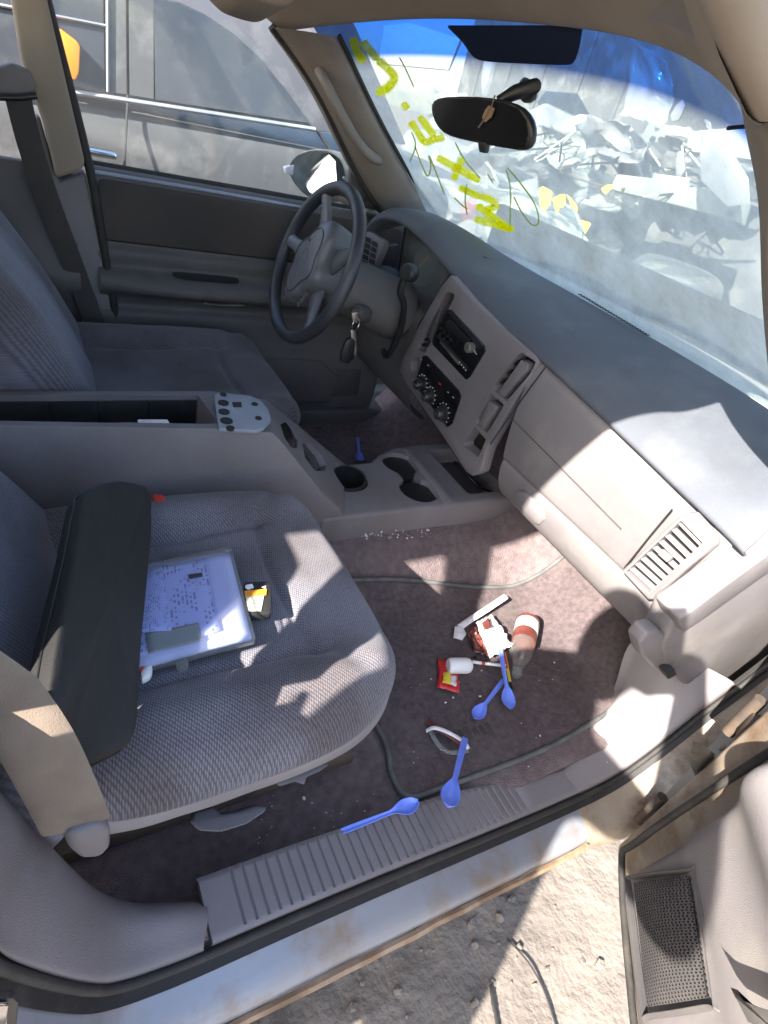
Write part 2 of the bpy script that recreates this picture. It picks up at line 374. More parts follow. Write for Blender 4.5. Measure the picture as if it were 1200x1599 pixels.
# ================================================================== SETTING
def gz(x, y):
    p = Vector((x, y, 0))
    near = max(0, 1 - ((x - .3) ** 2 + (y + 1.0) ** 2) / 4)
    return (noise.fractal(p * 3.1, 1.0, 2.0, 4) * .012 + noise.fractal(p * 14, .9, 2.1, 4) * .005) * near
bm = bmesh.new(); N = 240; xs = [-1.2 + 3.0 * i / N for i in range(N + 1)]; ys = [-2.6 + 2.4 * i / N for i in range(N + 1)]
V = [[bm.verts.new((x, y, gz(x, y))) for y in ys] for x in xs]
for i in range(N):
    for j in range(N): bm.faces.new([V[i][j], V[i + 1][j], V[i + 1][j + 1], V[i][j + 1]])
B = [(-90, -90), (90, -90), (90, 90), (-90, 90)]
o1 = [bm.verts.new((x, y, 0)) for x, y in B]
edge = [V[0][0], V[N][0], V[N][N], V[0][N]]
def side(k):
    return ([V[i][0] for i in range(N + 1)], [V[N][j] for j in range(N + 1)], [V[i][N] for i in range(N, -1, -1)], [V[0][j] for j in range(N, -1, -1)])[k]
for k in range(4): bm.faces.new([o1[k], o1[(k + 1) % 4]] + side(k)[::-1])
g = fin('ground', bm, 'dirt', angle=180); tag(g, kind='structure')

# stones and twigs lying on the dirt
bm = bmesh.new()
for k in range(170):
    x, y = random.uniform(-.3, 1.0), random.uniform(-1.6, -.7); r = random.choice((.003, .004, .005, .007, .012))
    q = bmesh.ops.create_icosphere(bm, subdivisions=1, radius=r, matrix=Matrix.Translation((x, y, gz(x, y) + r * .3)) @ Matrix.Diagonal((1, random.uniform(.6, 1.3), random.uniform(.4, .8), 1)))
    for v in q['verts']: v.co += Vector((random.uniform(-1, 1),) * 3) * r * .2
gv = fin('gravel', bm, 'dirt', smooth=False); tag(gv, 'small loose stones scattered on the brown dirt', 'gravel', kind='stuff')
def gp(u, v, h=.004):
    p = U(u, v, z=0); return Vector((p.x, p.y, gz(p.x, p.y) + h))
tw = tube('wire', smooth_path([gp(790, 1468, .008), gp(822, 1505, .012), gp(848, 1545, .008), gp(868, 1600, .006), gp(890, 1680, .006)], 6), .0025, 'black_matte', seg=6)
tag(tw, 'thin dark wire curving over the sunlit dirt by the open door', 'wire')
tw = tube('twig', smooth_path([gp(765, 1540, .008), gp(768, 1570, .012), gp(776, 1605, .008), gp(782, 1680, .006)], 6), [.003 + .002 * random.random() for _ in range(19)], 'black_matte', seg=6)
tag(tw, 'short dark stick lying on the shaded dirt beside the door sill', 'stick')

# ------------------------------------------------------------------ neighbour car seen through the driver window
NB = thing('parked_car', 'dusty grey car with chrome belt line parked beside the driver window', 'car', (0, 1.5, 0))
NP, NN = (0, 1.50, 1.2), (0, -1, .22)
def NU(u, v, off=0): 
    p = UP(u, v, NP, NN); return p + Vector((0, -1, .22)).normalized() * off
def nb_sec(x, k):
    top = {0: 1.02, 1: 1.18, 2: 1.22}[k]
    return [(x, 1.62, .28), (x, 1.53, .36), (x, 1.47, .55), (x, 1.455, .85), (x, 1.475, 1.08), (x, 1.50, top - .03), (x, 1.56, top), (x, 2.35, top + .04), (x, 3.10, top), (x, 3.18, .9), (x, 3.18, .5), (x, 3.05, .28)]
rows = [nb_sec(-3.1, 1)]
for x, k in ((-3.0, 2), (-2, 2), (-1, 2), (0, 2), (.8, 2), (1.15, 2), (1.5, 2), (2.1, 1), (2.45, 0), (2.6, 0)): rows.append(nb_sec(x, k))
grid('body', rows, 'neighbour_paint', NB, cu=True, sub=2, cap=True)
# greenhouse side
pts = [NU(-330, 75, -.02), NU(-330, -150, -.02), NU(180, -150, -.02), NU(430, -110, -.02), NU(560, 40, -.02), NU(640, 228, -.02)]
prism('cabin_side', pts, (0, .06, .013), 'neighbour_pillar', NB, bev=.01)
rbox('roof', (-.9, 2.35, 1.66), (3.0, 1.5, .06), 'neighbour_paint', NB, bev=.03)
prism('window', [NU(*p, .004) for p in ((243, 156), (240, 0), (280, 6), (320, 25), (365, 55), (410, 96), (452, 148), (484, 193))], (0, .02, .004), 'dusty_glass', NB, label='dark dusty front side window')
prism('window', [NU(*p, .004) for p in ((-200, 100), (-200, -60), (160, -60), (164, 143))], (0, .02, .004), 'dusty_glass', NB)
for n_, q in (('pillar_cover', ((203, 149), (201, -60), (240, -60), (240, 155))), ('pillar_cover', ((170, 144), (167, -60), (196, -60), (198, 148)))):
    prism(n_, [NU(*p, .003) for p in q], (0, .02, .004), 'neighbour_paint', NB)
tube('window_trim', [NU(167, -60, .01), NU(168, 145, .01)], .005, 'silver_paint', NB, seg=6)
tube('window_trim', [NU(-200, -30, .01), NU(165, 42, .01)], .005, 'silver_paint', NB, seg=6)
tube('belt_moulding', [NU(-200, 99, .012), NU(100, 143, .012), NU(490, 203, .012)], (.012, .008), 'silver_paint', NB, seg=8)
bm = bmesh.new(); tube_bm(bm, smooth_path([NU(199, 150, .012), NU(196, 190, .03), NU(193, 230, .045), NU(190, 290, .05)], 4), .004, 6)
fin('door_gap', bm, 'black_matte', NB)
h = rbox('door_handle', NU(146, 240, .07), (.13, .03, .028), 'chrome', NB, bev=.012, seg=3)
prism('fender_gap', [NU(495, 206, .004), NU(499, 206, .004), NU(520, 245, .03), NU(516, 245, .03)], (0, .02, 0), 'black_matte', NB)
for cx in (1.85, -1.9):
    lathe('wheel', (cx, 1.50, .34), (0, 1, 0), [(.001, .0), (.2, .0), (.22, .03), (.3, .0), (.34, .04), (.34, .18), (.3, .22), (.001, .22)], 'black_matte', NB)
# orange lamp standing in the gap beside the neighbour's rear window
am = thing('marker_lamp', 'bright orange square plastic lamp beyond the driver side pillar', 'lamp', NU(100, 95, .05))
pts = [NU(*p, .05) for p in ((70, 45), (95, 52), (119, 70), (124, 78), (122, 118), (117, 130), (100, 124), (78, 112))]
prism('lens', pts, (0, .05, 0), 'amber', am, bev=.006)
prism('backing', [p + Vector((0, .051, 0)) for p in [NU(*q, .05) for q in ((72, 40), (126, 66), (128, 130), (80, 122))]], (0, .03, 0), 'black_plastic', am, bev=.004)

# ------------------------------------------------------------------ wrecks beyond the windscreen
def X(u, v, x): return U(u, v, x=x)
VN = thing('box_van', 'tall grey dusty box van standing behind the wrecks', 'van', (8, 4, 0))
rbox('cargo_box', (9.2, 5.2, 2.0), (3.2, 11.0, 3.0), 'van_grey', VN, bev=.06)
for k in range(12): rbox('panel_rib', (7.585, .2 + k * .9, 2.0), (.03, .05, 2.9), 'van_grey', VN, bev=.008)
for yy in (1.0, 3.2, 7.5, 9.6): lathe('wheel', (8.0, yy, .42), (0, 1, 0), [(.001, 0), (.25, 0), (.42, .04), (.42, .22), (.001, .22)], 'black_matte', VN)
SC = thing('wrecked_car', 'silver wrecked car nose with round lamp hole and amber headlight', 'car', (4.5, 3.2, 0))
XF = 3.6
f0 = [(690, 245), (760, 215), (835, 205), (905, 225), (958, 245), (955, 262), (935, 300), (905, 345), (850, 350), (760, 340), (700, 310)]
front = [X(u, v, XF) for u, v in f0]
rows = []
ctr = sum(front, Vector()) / len(front)
for k, (dx, sc) in enumerate(((.0, .02), (.0, .6), (.02, .94), (.09, 1.0), (.35, 1.03), (.9, 1.05), (1.0, 1.0))):
    rows.append([ctr + (p - ctr) * sc + Vector((dx, 0, 0)) for p in front])
fa = grid('bumper_skin', rows, 'silver_paint', SC, cu=True, sub=2)
lathe('lamp_hole', X(850, 250, XF) + Vector((-.03, 0, 0)), (-1, .5, .1), [(.001, .0), (.04, .0), (.055, .012), (.062, .016), (.068, .008), (.07, -.04)], 'beam_green', SC)
prism('headlight', [X(u, v, XF - .06) for u, v in ((872, 192), (905, 178), (930, 182), (962, 225), (968, 240), (930, 246), (900, 222))], (.12, .05, 0), 'wrap_white', SC, bev=.015)
prism('indicator', [X(u, v, XF - .08) for u, v in ((932, 234), (950, 226), (960, 231), (957, 238), (940, 241))], (.05, .02, 0), 'orange_label', SC, bev=.006)
prism('engine_lid', [X(u, v, XF + .3) for u, v in ((700, 250), (770, 200), (850, 160), (905, 185), (900, 230), (800, 220))], (1.6, .9, .05), 'silver_paint', SC, bev=.03)
prism('windscreen', [X(u, v, XF + .35) for u, v in ((838, 160), (888, 165), (910, 205), (870, 215))], (.1, .05, .1), 'gloss_black', SC, bev=.01)
rbox('body', (5.6, 4.9, .75), (3.6, 1.8, .9), 'silver_paint', SC, bev=.15, seg=4)
for cx in (4.4, 6.8): lathe('wheel', (cx, 4.0, .32), (0, 1, 0), [(.001, 0), (.2, 0), (.32, .04), (.32, .2), (.001, .2)], 'black_matte', SC)
ST = thing('stripped_truck', 'stripped grey truck front carrying white steel cross beams', 'truck', (3.9, 1.6, 0))
def beam(name, q, x, matn, thick=.09, holes=(), label=None):
    o = prism(name, [X(u, v, x) for u, v in q], (thick, 0, -.01), matn, ST, bev=.006, label=label)
    for u, v, r in holes: lathe('bolt_hole', X(u, v, x) + Vector((-.012, 0, 0)), (-1, 0, 0), [(.001, .006), (r * .7, .006), (r, .004), (r, -.02)], 'dark_metal', ST, seg=12)
beam('cross_beam', ((1013, 192), (1060, 197), (1085, 205), (1110, 202), (1140, 200), (1260, 212), (1260, 262), (1100, 240), (995, 226)), 3.1, 'beam_white', holes=((1029, 198, .014), (1021, 218, .014), (1034, 219, .014)), label='bright white upper cross beam')
beam('cross_beam', ((963, 272), (1018, 278), (1020, 270), (1078, 278), (1074, 288), (1160, 312), (1150, 347), (1060, 322), (952, 296)), 2.9, 'beam_green', holes=((1153, 314, .016), (1143, 333, .014), (975, 296, .008)), label='pale green lower cross beam')
rbox('cab_block', (4.7, 2.2, .9), (2.4, 2.6, 1.0), 'van_grey', ST, bev=.12, seg=4)
rbox('radiator_wall', (3.45, 1.75, 1.15), (.12, 2.1, .55), 'van_grey', ST, bev=.03)
rbox('cab_wall', (5.2, 2.2, 1.9), (.7, 2.5, 1.2), 'van_grey', ST, bev=.1, seg=4)
for yy in (1.0, 3.0): lathe('wheel', (4.1, yy, .4), (0, 1, 0), [(.001, 0), (.2, 0), (.4, .04), (.4, .24), (.001, .24)], 'black_matte', ST)
for yy in (1.3, 2.5): rbox('chassis_rail', (3.3, yy, .75), (.9, .1, .16), 'dark_metal', ST, bev=.01)
def crumple(name, px, x, seedv, matn, parent=None, amp=.05, n=14, dx=.25, label=None):
    bm = bmesh.new(); L = bm.loops.layers.uv.new('uv'); (a, b, c, d) = [X(u, v, x) for u, v in px]
    V = []
    for i in range(n + 1):
        r = []
        for j in range(n + 1):
            s, t = i / n, j / n
            p = (a * (1 - s) + b * s) * (1 - t) + (d * (1 - s) + c * s) * t
            q = Vector((s * 4 + seedv, t * 4, seedv))
            p = p + Vector((noise.noise(q) * amp * 2 + dx * t * (1 - t), noise.noise(q + Vector((9, 3, 1))) * amp, noise.noise(q + Vector((1, 7, 5))) * amp + abs(noise.noise(q * 2.3)) * amp * .7))
            r.append(bm.verts.new(p))
        V.append(r)
    for i in range(n):
        for j in range(n): bm.faces.new([V[i][j], V[i + 1][j], V[i + 1][j + 1], V[i][j + 1]])
    return fin(name, bm, matn, parent, angle=28, sol=.003, label=label)
HT = []
# sheets and shards lying on the engine lid
def hood_z(x): return 1.115 - .05 * max(0, x - 1.25) ** 1.4

# ================================================================== THE SUV
SUV = thing('suv', 'dusty grey salvage SUV with stripped taupe cabin and open front passenger door', 'car', (0, 0, 0))
# ---- carpet floor
def floor_z(x, y):
    z = .485
    ay = abs(y - .01)
    hump = 1 / (1 + math.exp((ay - .20) / .03)); z += .15 * hump
    if x > 1.0: z += min(.55, (x - 1.0) * 1.0) * (1 / (1 + math.exp(-(x - 1.06) / .04)))
    if x < -.05: z += .02
    z += noise.fractal(Vector((x * 6, y * 6, 1)), 1, 2, 3) * .004
    return z
xs = [-1.6 + i * .0 for i in range(0)] + [-1.6, -1.2, -.8, -.4, -.1] + [-.05 + i * .03 for i in range(46)]
ys = [-.70 + i * .03 for i in range(48)]
grid('carpet', [[(x, y, floor_z(x, y)) for y in ys] for x in xs], 'carpet', SUV, sub=1, sol=.012, solo=-1, label='dark mauve carpet with crumbs and dust')
# ---- mat in the passenger footwell
mo = [U(u, v, z=.497) for u, v in ((598, 1150), (612, 1205), (640, 1243), (700, 1226), (850, 1170), (950, 1112))]
mo += [Vector((1.06, -.62, .53)), Vector((1.22, -.58, .575)), Vector((1.24, -.32, .575)), Vector((1.08, -.275, .52)), Vector((.95, -.25, .505)), Vector((.66, -.20, .505)), Vector((.50, -.20, .505)), Vector((.485, -.30, .497))]
ring = smooth_path(mo, 5, closed=True)
for p in ring: p.z = floor_z(p.x, p.y) + .011
c0 = Vector((.78, -.42, .497)); rows = []
for k in range(13):
    s = .02 + .98 * k / 12
    rr = []
    for p in ring:
        q = c0 + (p - c0) * s; q.z = floor_z(q.x, q.y) + .011 + noise.noise(q * 9) * .003; rr.append(q)
    rows.append(rr)
rows.append([p + Vector((0, 0, -.010)) for p in ring])
FM = thing('floor_mat', 'dark brown carpet mat with grey piped edge in passenger footwell', 'floor mat', (.78, -.42, .49))
grid('pile', rows, 'mat_carpet', FM, cu=True, sub=1, cap=False)
tube('piping', [p + Vector((0, 0, -.001)) for p in ring], .0055, 'mat_piping', FM, seg=8, closed=True)
# worn embroidered line, now only faint stitches
for k in range(9):
    u = 680 + k * 11; p = U(u, 1148 - k * 1.8, z=.51); p.z = floor_z(p.x, p.y) + .0125
    rbox('stitching', p, (.010, .016 + .006 * (k % 3), .002), 'webbing_dark', FM, bev=.0006)

# ---- door aperture sweep: rocker, scuff trim, seal
ap_px = [(-60, 1330), (-20, 1425), (0, 1475), (90, 1512), (160, 1527), (200, 1522), (250, 1506), (318, 1480), (450, 1424), (600, 1362), (750, 1302), (880, 1248), (960, 1210), (1030, 1160), (1090, 1112), (1150, 1068), (1210, 1022), (1290, 960)]
AP = smooth_path([U(u, v, y=-.745) for u, v in ap_px], 4)
AP = [Vector((-.20, -.745, 1.18))] + AP + [Vector((AP[-1].x + .02, -.745, AP[-1].z + .12)), Vector((AP[-1].x + .01, -.745, 1.18))]
def ap_normal(i):
    a, b = AP[max(i - 1, 0)], AP[min(i + 1, len(AP) - 1)]; t = (b - a).normalized()
    return Vector((-t.z, 0, t.x))            # points into the opening
def sweep(name, prof, matn, sub=1, i0=0, i1=None, label=None, jit=0, parent=None, taper=None):
    rows = []; prof0 = prof
    for i in range(i0, (i1 or len(AP))):
        n = ap_normal(i)
        if taper:
            t_ = min(1, (i - i0) / 7); prof = [(a[0] + (b[0] - a[0]) * t_, a[1] + (b[1] - a[1]) * t_) for a, b in zip(taper, prof0)]
        rows.append([Vector((AP[i].x, y, AP[i].z)) + n * h + Vector((0, noise.noise(AP[i] * 30 + Vector((0, k, 0))) * jit, noise.noise(AP[i] * 25 + Vector((k, 3, 0))) * jit)) for k, (y, h) in enumerate(prof)])
    return grid(name, rows, matn, parent or SUV, sub=sub, label=label)
sweep('seal_channel', [(-.738, -.004), (-.743, -.014), (-.752, -.022), (-.766, -.024)], 'rubber')
tube('door_seal', [p + ap_normal(i) * -.010 + Vector((0, -.007, 0)) for i, p in enumerate(AP)], .0055, 'rubber', SUV, seg=8)
iB = min(range(len(AP)), key=lambda i: abs(AP[i].x - .845) + (0 if AP[i].z < .65 else 9))
RK = sweep('rocker_panel', [(-.755, -.023), (-.763, -.028), (-.785, -.034), (-.806, -.042), (-.813, -.052), (-.815, -.072), (-.80, -.125), (-.80, -.17), (-.78, -.19)], 'paint_sill', i1=iB + 1, label='dirty silver painted sill step, blue sky reflection put into its paint', jit=.0015)
rr = [p + ap_normal(i) * -.066 + Vector((0, -.074, 0)) for i, p in enumerate(AP[:iB + 1])]
tube('rust_edge', [p + Vector((0, noise.noise(p * 60) * .003, noise.noise(p * 41) * .004)) for p in rr], [(.006 + .002 * noise.noise(p * 20)) for p in rr], 'rust', RK, seg=6)
HP = sweep('hinge_post', [(-.752, -.023), (-.768, -.029), (-.81, -.038), (-.855, -.050), (-.868, -.075), (-.868, -.12), (-.868, -.20), (-.80, -.26)], 'paint_cream', i0=iB, label='rust stained cream hinge post', jit=.002, taper=[(-.755, -.023), (-.763, -.028), (-.785, -.034), (-.806, -.042), (-.813, -.052), (-.815, -.072), (-.80, -.125), (-.80, -.17)])
# ---- scuff plate with moulded grooves
ia = min(range(len(AP)), key=lambda i: abs(AP[i].x - .112) + (0 if AP[i].z < .7 else 9)); 
def ap_z(x):
    for i in range(len(AP) - 1):
        a, b = AP[i], AP[i + 1]
        if a.x <= x <= b.x and a.z < .75: return a.z + (b.z - a.z) * (x - a.x) / max(1e-6, b.x - a.x)
    return .56
rows = []; x = .113; gro = [.157 + k * .0162 for k in range(34)]
xsr = sorted(set([.113, .125, .14] + [g_ + d_ for g_ in gro for d_ in (-.0022, -.0008, .0008, .0022)] + [.72, .745, .77, .80, .83]))
for x in xsr:
    dz = -.0028 if any(abs(x - g_) < .001 for g_ in gro) else 0
    fade = max(0, min(1, (.70 - x) / .25)); dz *= .35 + .65 * fade
    z = ap_z(x); yi = -.672 - max(0, x - .55) * .10
    cols = [(-.745, -.008), (-.7445, -.001), (-.74, .001)] + [(-.735 + (yi + .735) * t, .001 + dz) for t in (0, .05, .5, .95, 1)] + [(yi + .006, -.002), (yi + .012, -.03), (yi + .012, -.06)]
    rows.append([(x, y, z + h) for y, h in cols])
grid('scuff_plate', rows, 'trim_smooth', SUV, sub=0, label='grey ribbed plastic door sill plate')
tube('trim_seam', [(.1125, -.746, ap_z(.113) + .001), (.1125, -.672, ap_z(.113) + .001)], .0016, 'black_matte', SUV, seg=6)
# ---- kick panel
inner = [Vector((.828, -.70, ap_z(.828)))] + [U(u, v, z=zz) for u, v, zz in ((920, 1134, .485), (950, 1112, .50), (974, 1082, .535), (986, 1050, .585), (994, 1020, .64), (1004, 990, .70))]
outer = [Vector((.828, -.745, ap_z(.828)))] + [U(u, v, y=-.745) for u, v in ((945, 1218), (985, 1195), (1030, 1160), (1068, 1128), (1108, 1098), (1150, 1068))]
rows = []
for a, b in zip(inner, outer):
    rows.append([a + Vector((0, .012, -.05)), a + Vector((0, .004, -.006)), a, a * .8 + b * .2 + Vector((-.003, 0, .002)), a * .5 + b * .5 + Vector((-.004, 0, .003)), a * .1 + b * .9 + Vector((0, 0, .002)), b, b + Vector((.01, .0, -.02))])
grid('kick_panel', rows, 'trim_smooth', SUV, sub=2)
# footwell side behind the kick panel
prism('footwell_side', [(1.06, -.66, .45), (1.5, -.66, .47), (1.5, -.66, 1.0), (1.10, -.66, .78)], (0, .02, 0), 'carpet', SUV)
# ---- near B pillar lower trim
out_i = list(range(0, ia + 1)); rows = []
inn_px = [(-120, 1060), (-60, 1130), (0, 1198), (60, 1268), (120, 1338), (170, 1388), (215, 1408), (262, 1405), (318, 1402)]
inn = smooth_path([U(u, v, y=float(np.interp(u, [150, 215, 262, 318], [-.648, -.665, -.680, -.686]))) for u, v in inn_px], 5)
def resample(P, n):
    L = [0]
    for a, b in zip(P, P[1:]): L.append(L[-1] + (b - a).length)
    out = []
    for k in range(n):
        t = L[-1] * k / (n - 1); i = max(j for j in range(len(L)) if L[j] <= t + 1e-9); i = min(i, len(P) - 2)
        s = (t - L[i]) / max(1e-9, L[i + 1] - L[i]); out.append(P[i].lerp(P[i + 1], s))
    return out
A_ = resample([AP[i] for i in out_i if AP[i].z < 1.0], 22); B_ = resample(inn, 22)
for k, (a, b) in enumerate(zip(A_, B_)):
    s = k / 21; bul = .018 * math.exp(-((s - .82) / .10) ** 2) + .007 * max(0, s - .8) / .2
    rows.append([a + Vector((0, -.002, -.02)), a + Vector((-.0, -.003, -.004)), a * .95 + b * .05 + Vector((0, 0, .003)), a * .75 + b * .25 + Vector((.004, 0, .006)), a * .4 + b * .6 + Vector((.006, 0, .008 + bul)), a * .1 + b * .9 + Vector((.002, 0, bul)), b + Vector((-.02, .01, -.02 + bul * .3)), b + Vector((-.05, .02, -.07))])
grid('pillar_trim', rows, 'trim', SUV, sub=2, label='grey moulded plastic trim at the foot of the near door pillar')
# outer body skin behind the aperture and the striker
rows = []
for i in range(0, ia + 3):
    n = ap_normal(i); rows.append([AP[i] + n * -.04 + Vector((0, -.018, 0)), AP[i] + n * -.07 + Vector((0, -.045, 0)), AP[i] + n * -.12 + Vector((0, -.062, 0)), AP[i] + n * -.22 + Vector((0, -.066, 0)), AP[i] + n * -.40 + Vector((0, -.066, 0))])
grid('quarter_panel', rows, 'paint_cream', SUV, sub=1, label='tan stained body paint below the door pillar')
sc = U(10, 1582, y=-.79)
prism('striker_plate', [U(u, v, y=-.813) for u, v in ((-40, 1562), (22, 1560), (30, 1568), (22, 1640), (-40, 1640))], (0, .006, 0), 'black_plastic', SUV, bev=.002)
prism('striker_glass', [U(u, v, y=-.817) for u, v in ((-40, 1574), (14, 1572), (8, 1640), (-40, 1640))], (0, .003, 0), 'chrome', SUV, bev=.001)
# ---- near seat belt and its anchor
bc = smooth_path([U(u, v, y=y) for u, v, y in ((-230, 830, -.62), (-110, 960, -.63), (-20, 1060, -.645), (52, 1155, -.670), (92, 1230, -.682), (120, 1290, -.690))], 4)
bm = bmesh.new(); L_ = []
tube('belt_webbing', bc, [(.007 + .021 * min(1, max(0, (k - 4) / 5)), .004) for k in range(len(bc))], 'webbing', SUV, seg=12, flat=(-.3, -.6, .7), label='tan seat belt running down to its floor anchor')
lo = [U(u, v, y=-.70) for u, v in ((105, 1305), (160, 1286), (177, 1295), (176, 1325), (160, 1342), (128, 1345), (110, 1330))]
prism('belt_anchor', lo, (-.012, .05, -.012), 'trim', SUV, bev=.008, seg=3)

# ---- seats
def cushion(name, cx, cy, a, b, ztop, matn, parent, skirt, front_drop=.02):
    n = 96; rings = 44; rows = []
    def zt(x, y):                       # local coordinates -1..1
        z = ztop
        z += .030 * math.exp(-((abs(y) - .72) / .18) ** 2) * (1 if x > -1.2 else 0)      # side bolsters
        z -= .020 * math.exp(-((y) / .45) ** 2) * math.exp(-((x + .35) / .6) ** 2)       # sat-in hollow
        z -= front_drop * max(0, x - .35) ** 2
        for d in ((abs(y) - (.50 + .10 * max(0, x))) , ):
            if x < .62: z -= .012 * math.exp(-(d / .025) ** 2)                           # seam between centre panel and bolsters
        if abs(y) < .60: z -= .011 * math.exp(-((x - .45 - .12 * y * y) / .022) ** 2)     # cross seam
        yy = abs(y)
        if x > .42 and yy > .5: z -= .010 * math.exp(-((yy - .55 - (x - .45) * .95) / .03) ** 2)   # diagonal corner seam
        return z
    def pt(r, th, n_=3.4):
        c, s = math.cos(th), math.sin(th)
        k = (abs(c) ** n_ + abs(s) ** n_) ** (-1 / n_)
        return r * c * k, r * s * k
    for i in range(1, rings + 1):
        r = (i / rings); row = []
        for j in range(n):
            lx, ly = pt(r, 2 * math.pi * j / n); z = zt(lx, ly)
            e = max(0, (r - .86) / .14); z -= .045 * e ** 2.6
            z += .0022 * noise.noise(Vector((lx * 2.6, ly * 2.6, cy * 9))) + .0012 * noise.noise(Vector((lx * 8, ly * 5, 4)))
            row.append((cx + lx * a, cy + ly * b, z))
        rows.append(row)
    for r, dz in ((1.006, -.058), (1.003, -.070), (.985, -.080)):
        row = []
        for j in range(n):
            lx, ly = pt(r, 2 * math.pi * j / n); row.append((cx + lx * a, cy + ly * b, zt(lx * .95, ly * .95) + dz))
        rows.append(row)
    o = grid('cushion', rows, matn, parent, cu=True, sub=1, cap=True)
    rows = []
    for r, dz in ((.985, -.066), (1.0, -.074), (.998, -.090), (.985, -.106), (.96, -.112)):
        row = []
        for j in range(n):
            lx, ly = pt(r, 2 * math.pi * j / n, 3.6); row.append((cx + lx * a, cy + ly * b, ztop + .008 + dz + .004 * noise.noise(Vector((lx * 6, ly * 6, dz * 50)))))
        rows.append(row)
    grid('cushion_skirt', rows, skirt, parent, cu=True, sub=1)
def backrest(cx, cy, b, z0, h, lean, thick, matn, side, parent):
    d = Vector((-math.sin(lean), 0, math.cos(lean))); f = Vector((math.cos(lean), 0, math.sin(lean))); base = Vector((cx, cy, z0))
    rows = []; n = 40
    for i in range(22):
        s = i / 21; wid = b * (1 - .13 * s ** 2) * (1 if s < .93 else math.sqrt(max(0, 1 - ((s - .93) / .075) ** 2)) if s < 1 else .3)
        th = thick * (1 - .25 * s) * (1 if s < .95 else .7); row = []
        lum = .022 * math.exp(-((s - .25) / .2) ** 2)
        for j in range(n):
            a_ = 2 * math.pi * j / n; c, sn = math.cos(a_), math.sin(a_); k = (abs(c) ** 3.2 + abs(sn) ** 3.2) ** (-1 / 3.2)
            fx, fy = c * k, sn * k; off = fx * th
            if fx > .3:
                off += lum * (1 - fy * fy) + .028 * math.exp(-((abs(fy) - .78) / .16) ** 2) - .008 * math.exp(-((abs(fy) - .52) / .04) ** 2)
            row.append(base + d * (h * s) + f * off + Vector((0, fy * wid, 0)))
        rows.append(row)
    rows = [[base * .0 + sum(rows[0], Vector()) / n] * 0 or [p * 1.0 for p in rows[0]]] + rows
    grid('backrest', rows, matn, parent, cu=True, sub=1, cap=True)
PS = adopt(thing('passenger_seat', None, None, (.18, -.40, .5)), SUV); PS['label'] = 'front passenger seat in grey woven cloth'
cushion('c', .165, -.388, .275, .260, .812, 'seat_cloth', PS, 'seat_skirt')
backrest(-.060, -.392, .262, .74, .70, .56, .085, 'back_cloth', 'seat_side', PS)
rbox('seat_base', (.15, -.37, .60), (.34, .28, .14), 'dark_metal', PS, bev=.02)
for yy in (-.54, -.24): rbox('seat_rail', (.16, yy, .525), (.50, .04, .035), 'dark_metal', PS, bev=.006)
rc = [U(u, v, z=.67) for u, v in ((305, 1268), (300, 1285), (312, 1298), (345, 1300), (385, 1288), (415, 1268), (418, 1260), (400, 1258), (372, 1268), (345, 1272), (335, 1260))]
prism('recline_lever', rc, (0, .012, -.02), 'seat_side', PS, bev=.005, seg=3)
br = [U(u, v, z=.68) for u, v in ((430, 1222), (470, 1205), (505, 1190), (515, 1196), (500, 1206), (480, 1215), (476, 1228), (462, 1222), (436, 1230))]
prism('slide_bracket', br, (0, .02, -.012), 'trim_smooth', PS, bev=.003)
bk = [U(u, v, z=.83) for u, v in ((238, 778), (256, 772), (262, 785), (258, 800), (238, 812))]
prism('buckle', bk, (0, .012, -.05), 'trim', PS, bev=.005)
prism('buckle_button', [U(u, v, z=.842) for u, v in ((239, 771), (255, 772), (260, 782), (240, 784))], (0, .004, -.014), 'red_plastic', PS, bev=.003)
DS = adopt(thing('driver_seat', None, None, (.28, .355, .5)), SUV); DS['label'] = 'driver seat in darker grey ribbed cloth'
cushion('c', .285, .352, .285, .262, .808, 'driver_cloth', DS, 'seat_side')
backrest(.035, .352, .255, .75, .72, .47, .085, 'back_cloth', 'seat_side', DS)
rbox('seat_base', (.26, .352, .585), (.36, .40, .16), 'black_plastic', DS, bev=.02)

# ---- centre console
CN = adopt(thing('centre_console', None, None, (.4, 0, .6)), SUV); CN['label'] = 'taupe centre console with open lidless bin and cup holders'
def cz(u, v, y=-.108): p = U(u, v, y=y); return (p.x, p.z)
prof = [(-.28, .60), (-.28, .925), (-.22, .938)] + [cz(0, 665), cz(200, 668), cz(330, 670), cz(425, 676), cz(438, 688), cz(470, 728), cz(505, 772), cz(528, 793)] + [(.57, .675), (.60, .60)]
def czf(u, v): p = U(u, v, y=.085); return (p.x, p.z)
prof_f = [(-.28, .60), (-.28, .895), (-.22, .900), czf(0, 611), czf(200, 611), czf(330, 611), czf(416, 624), czf(430, 636), czf(470, 668), czf(508, 700), czf(548, 732), (.66, .675), (.66, .60)]
bm = bmesh.new()
loops = [[bm.verts.new((x, -.108, z)) for x, z in prof], [bm.verts.new((x, .085, z)) for x, z in prof_f]]
bm.faces.new(loops[0]); bm.faces.new(loops[1][::-1])
for i in range(len(prof)): j = (i + 1) % len(prof); bm.faces.new([loops[0][i], loops[1][i], loops[1][j], loops[0][j]])
bmesh.ops.triangulate(bm, faces=[f for f in bm.faces if len(f.verts) == 4])
bmesh.ops.recalc_face_normals(bm, faces=bm.faces[:])
bmesh.ops.bevel(bm, geom=[e for e in bm.edges if len(e.link_faces) == 2 and e.calc_face_angle() > .5], offset=.009, segments=3, profile=.5, affect='EDGES', clamp_overlap=True)
cons = fin('console_body', bm, 'trim', CN)
ztop = cz(330, 670)[1]
def cutbox(c, s, rot=None, bev=.006):
    return rbox('cut', c, s, 'trim', None, bev=bev, rot=rot, seg=3)
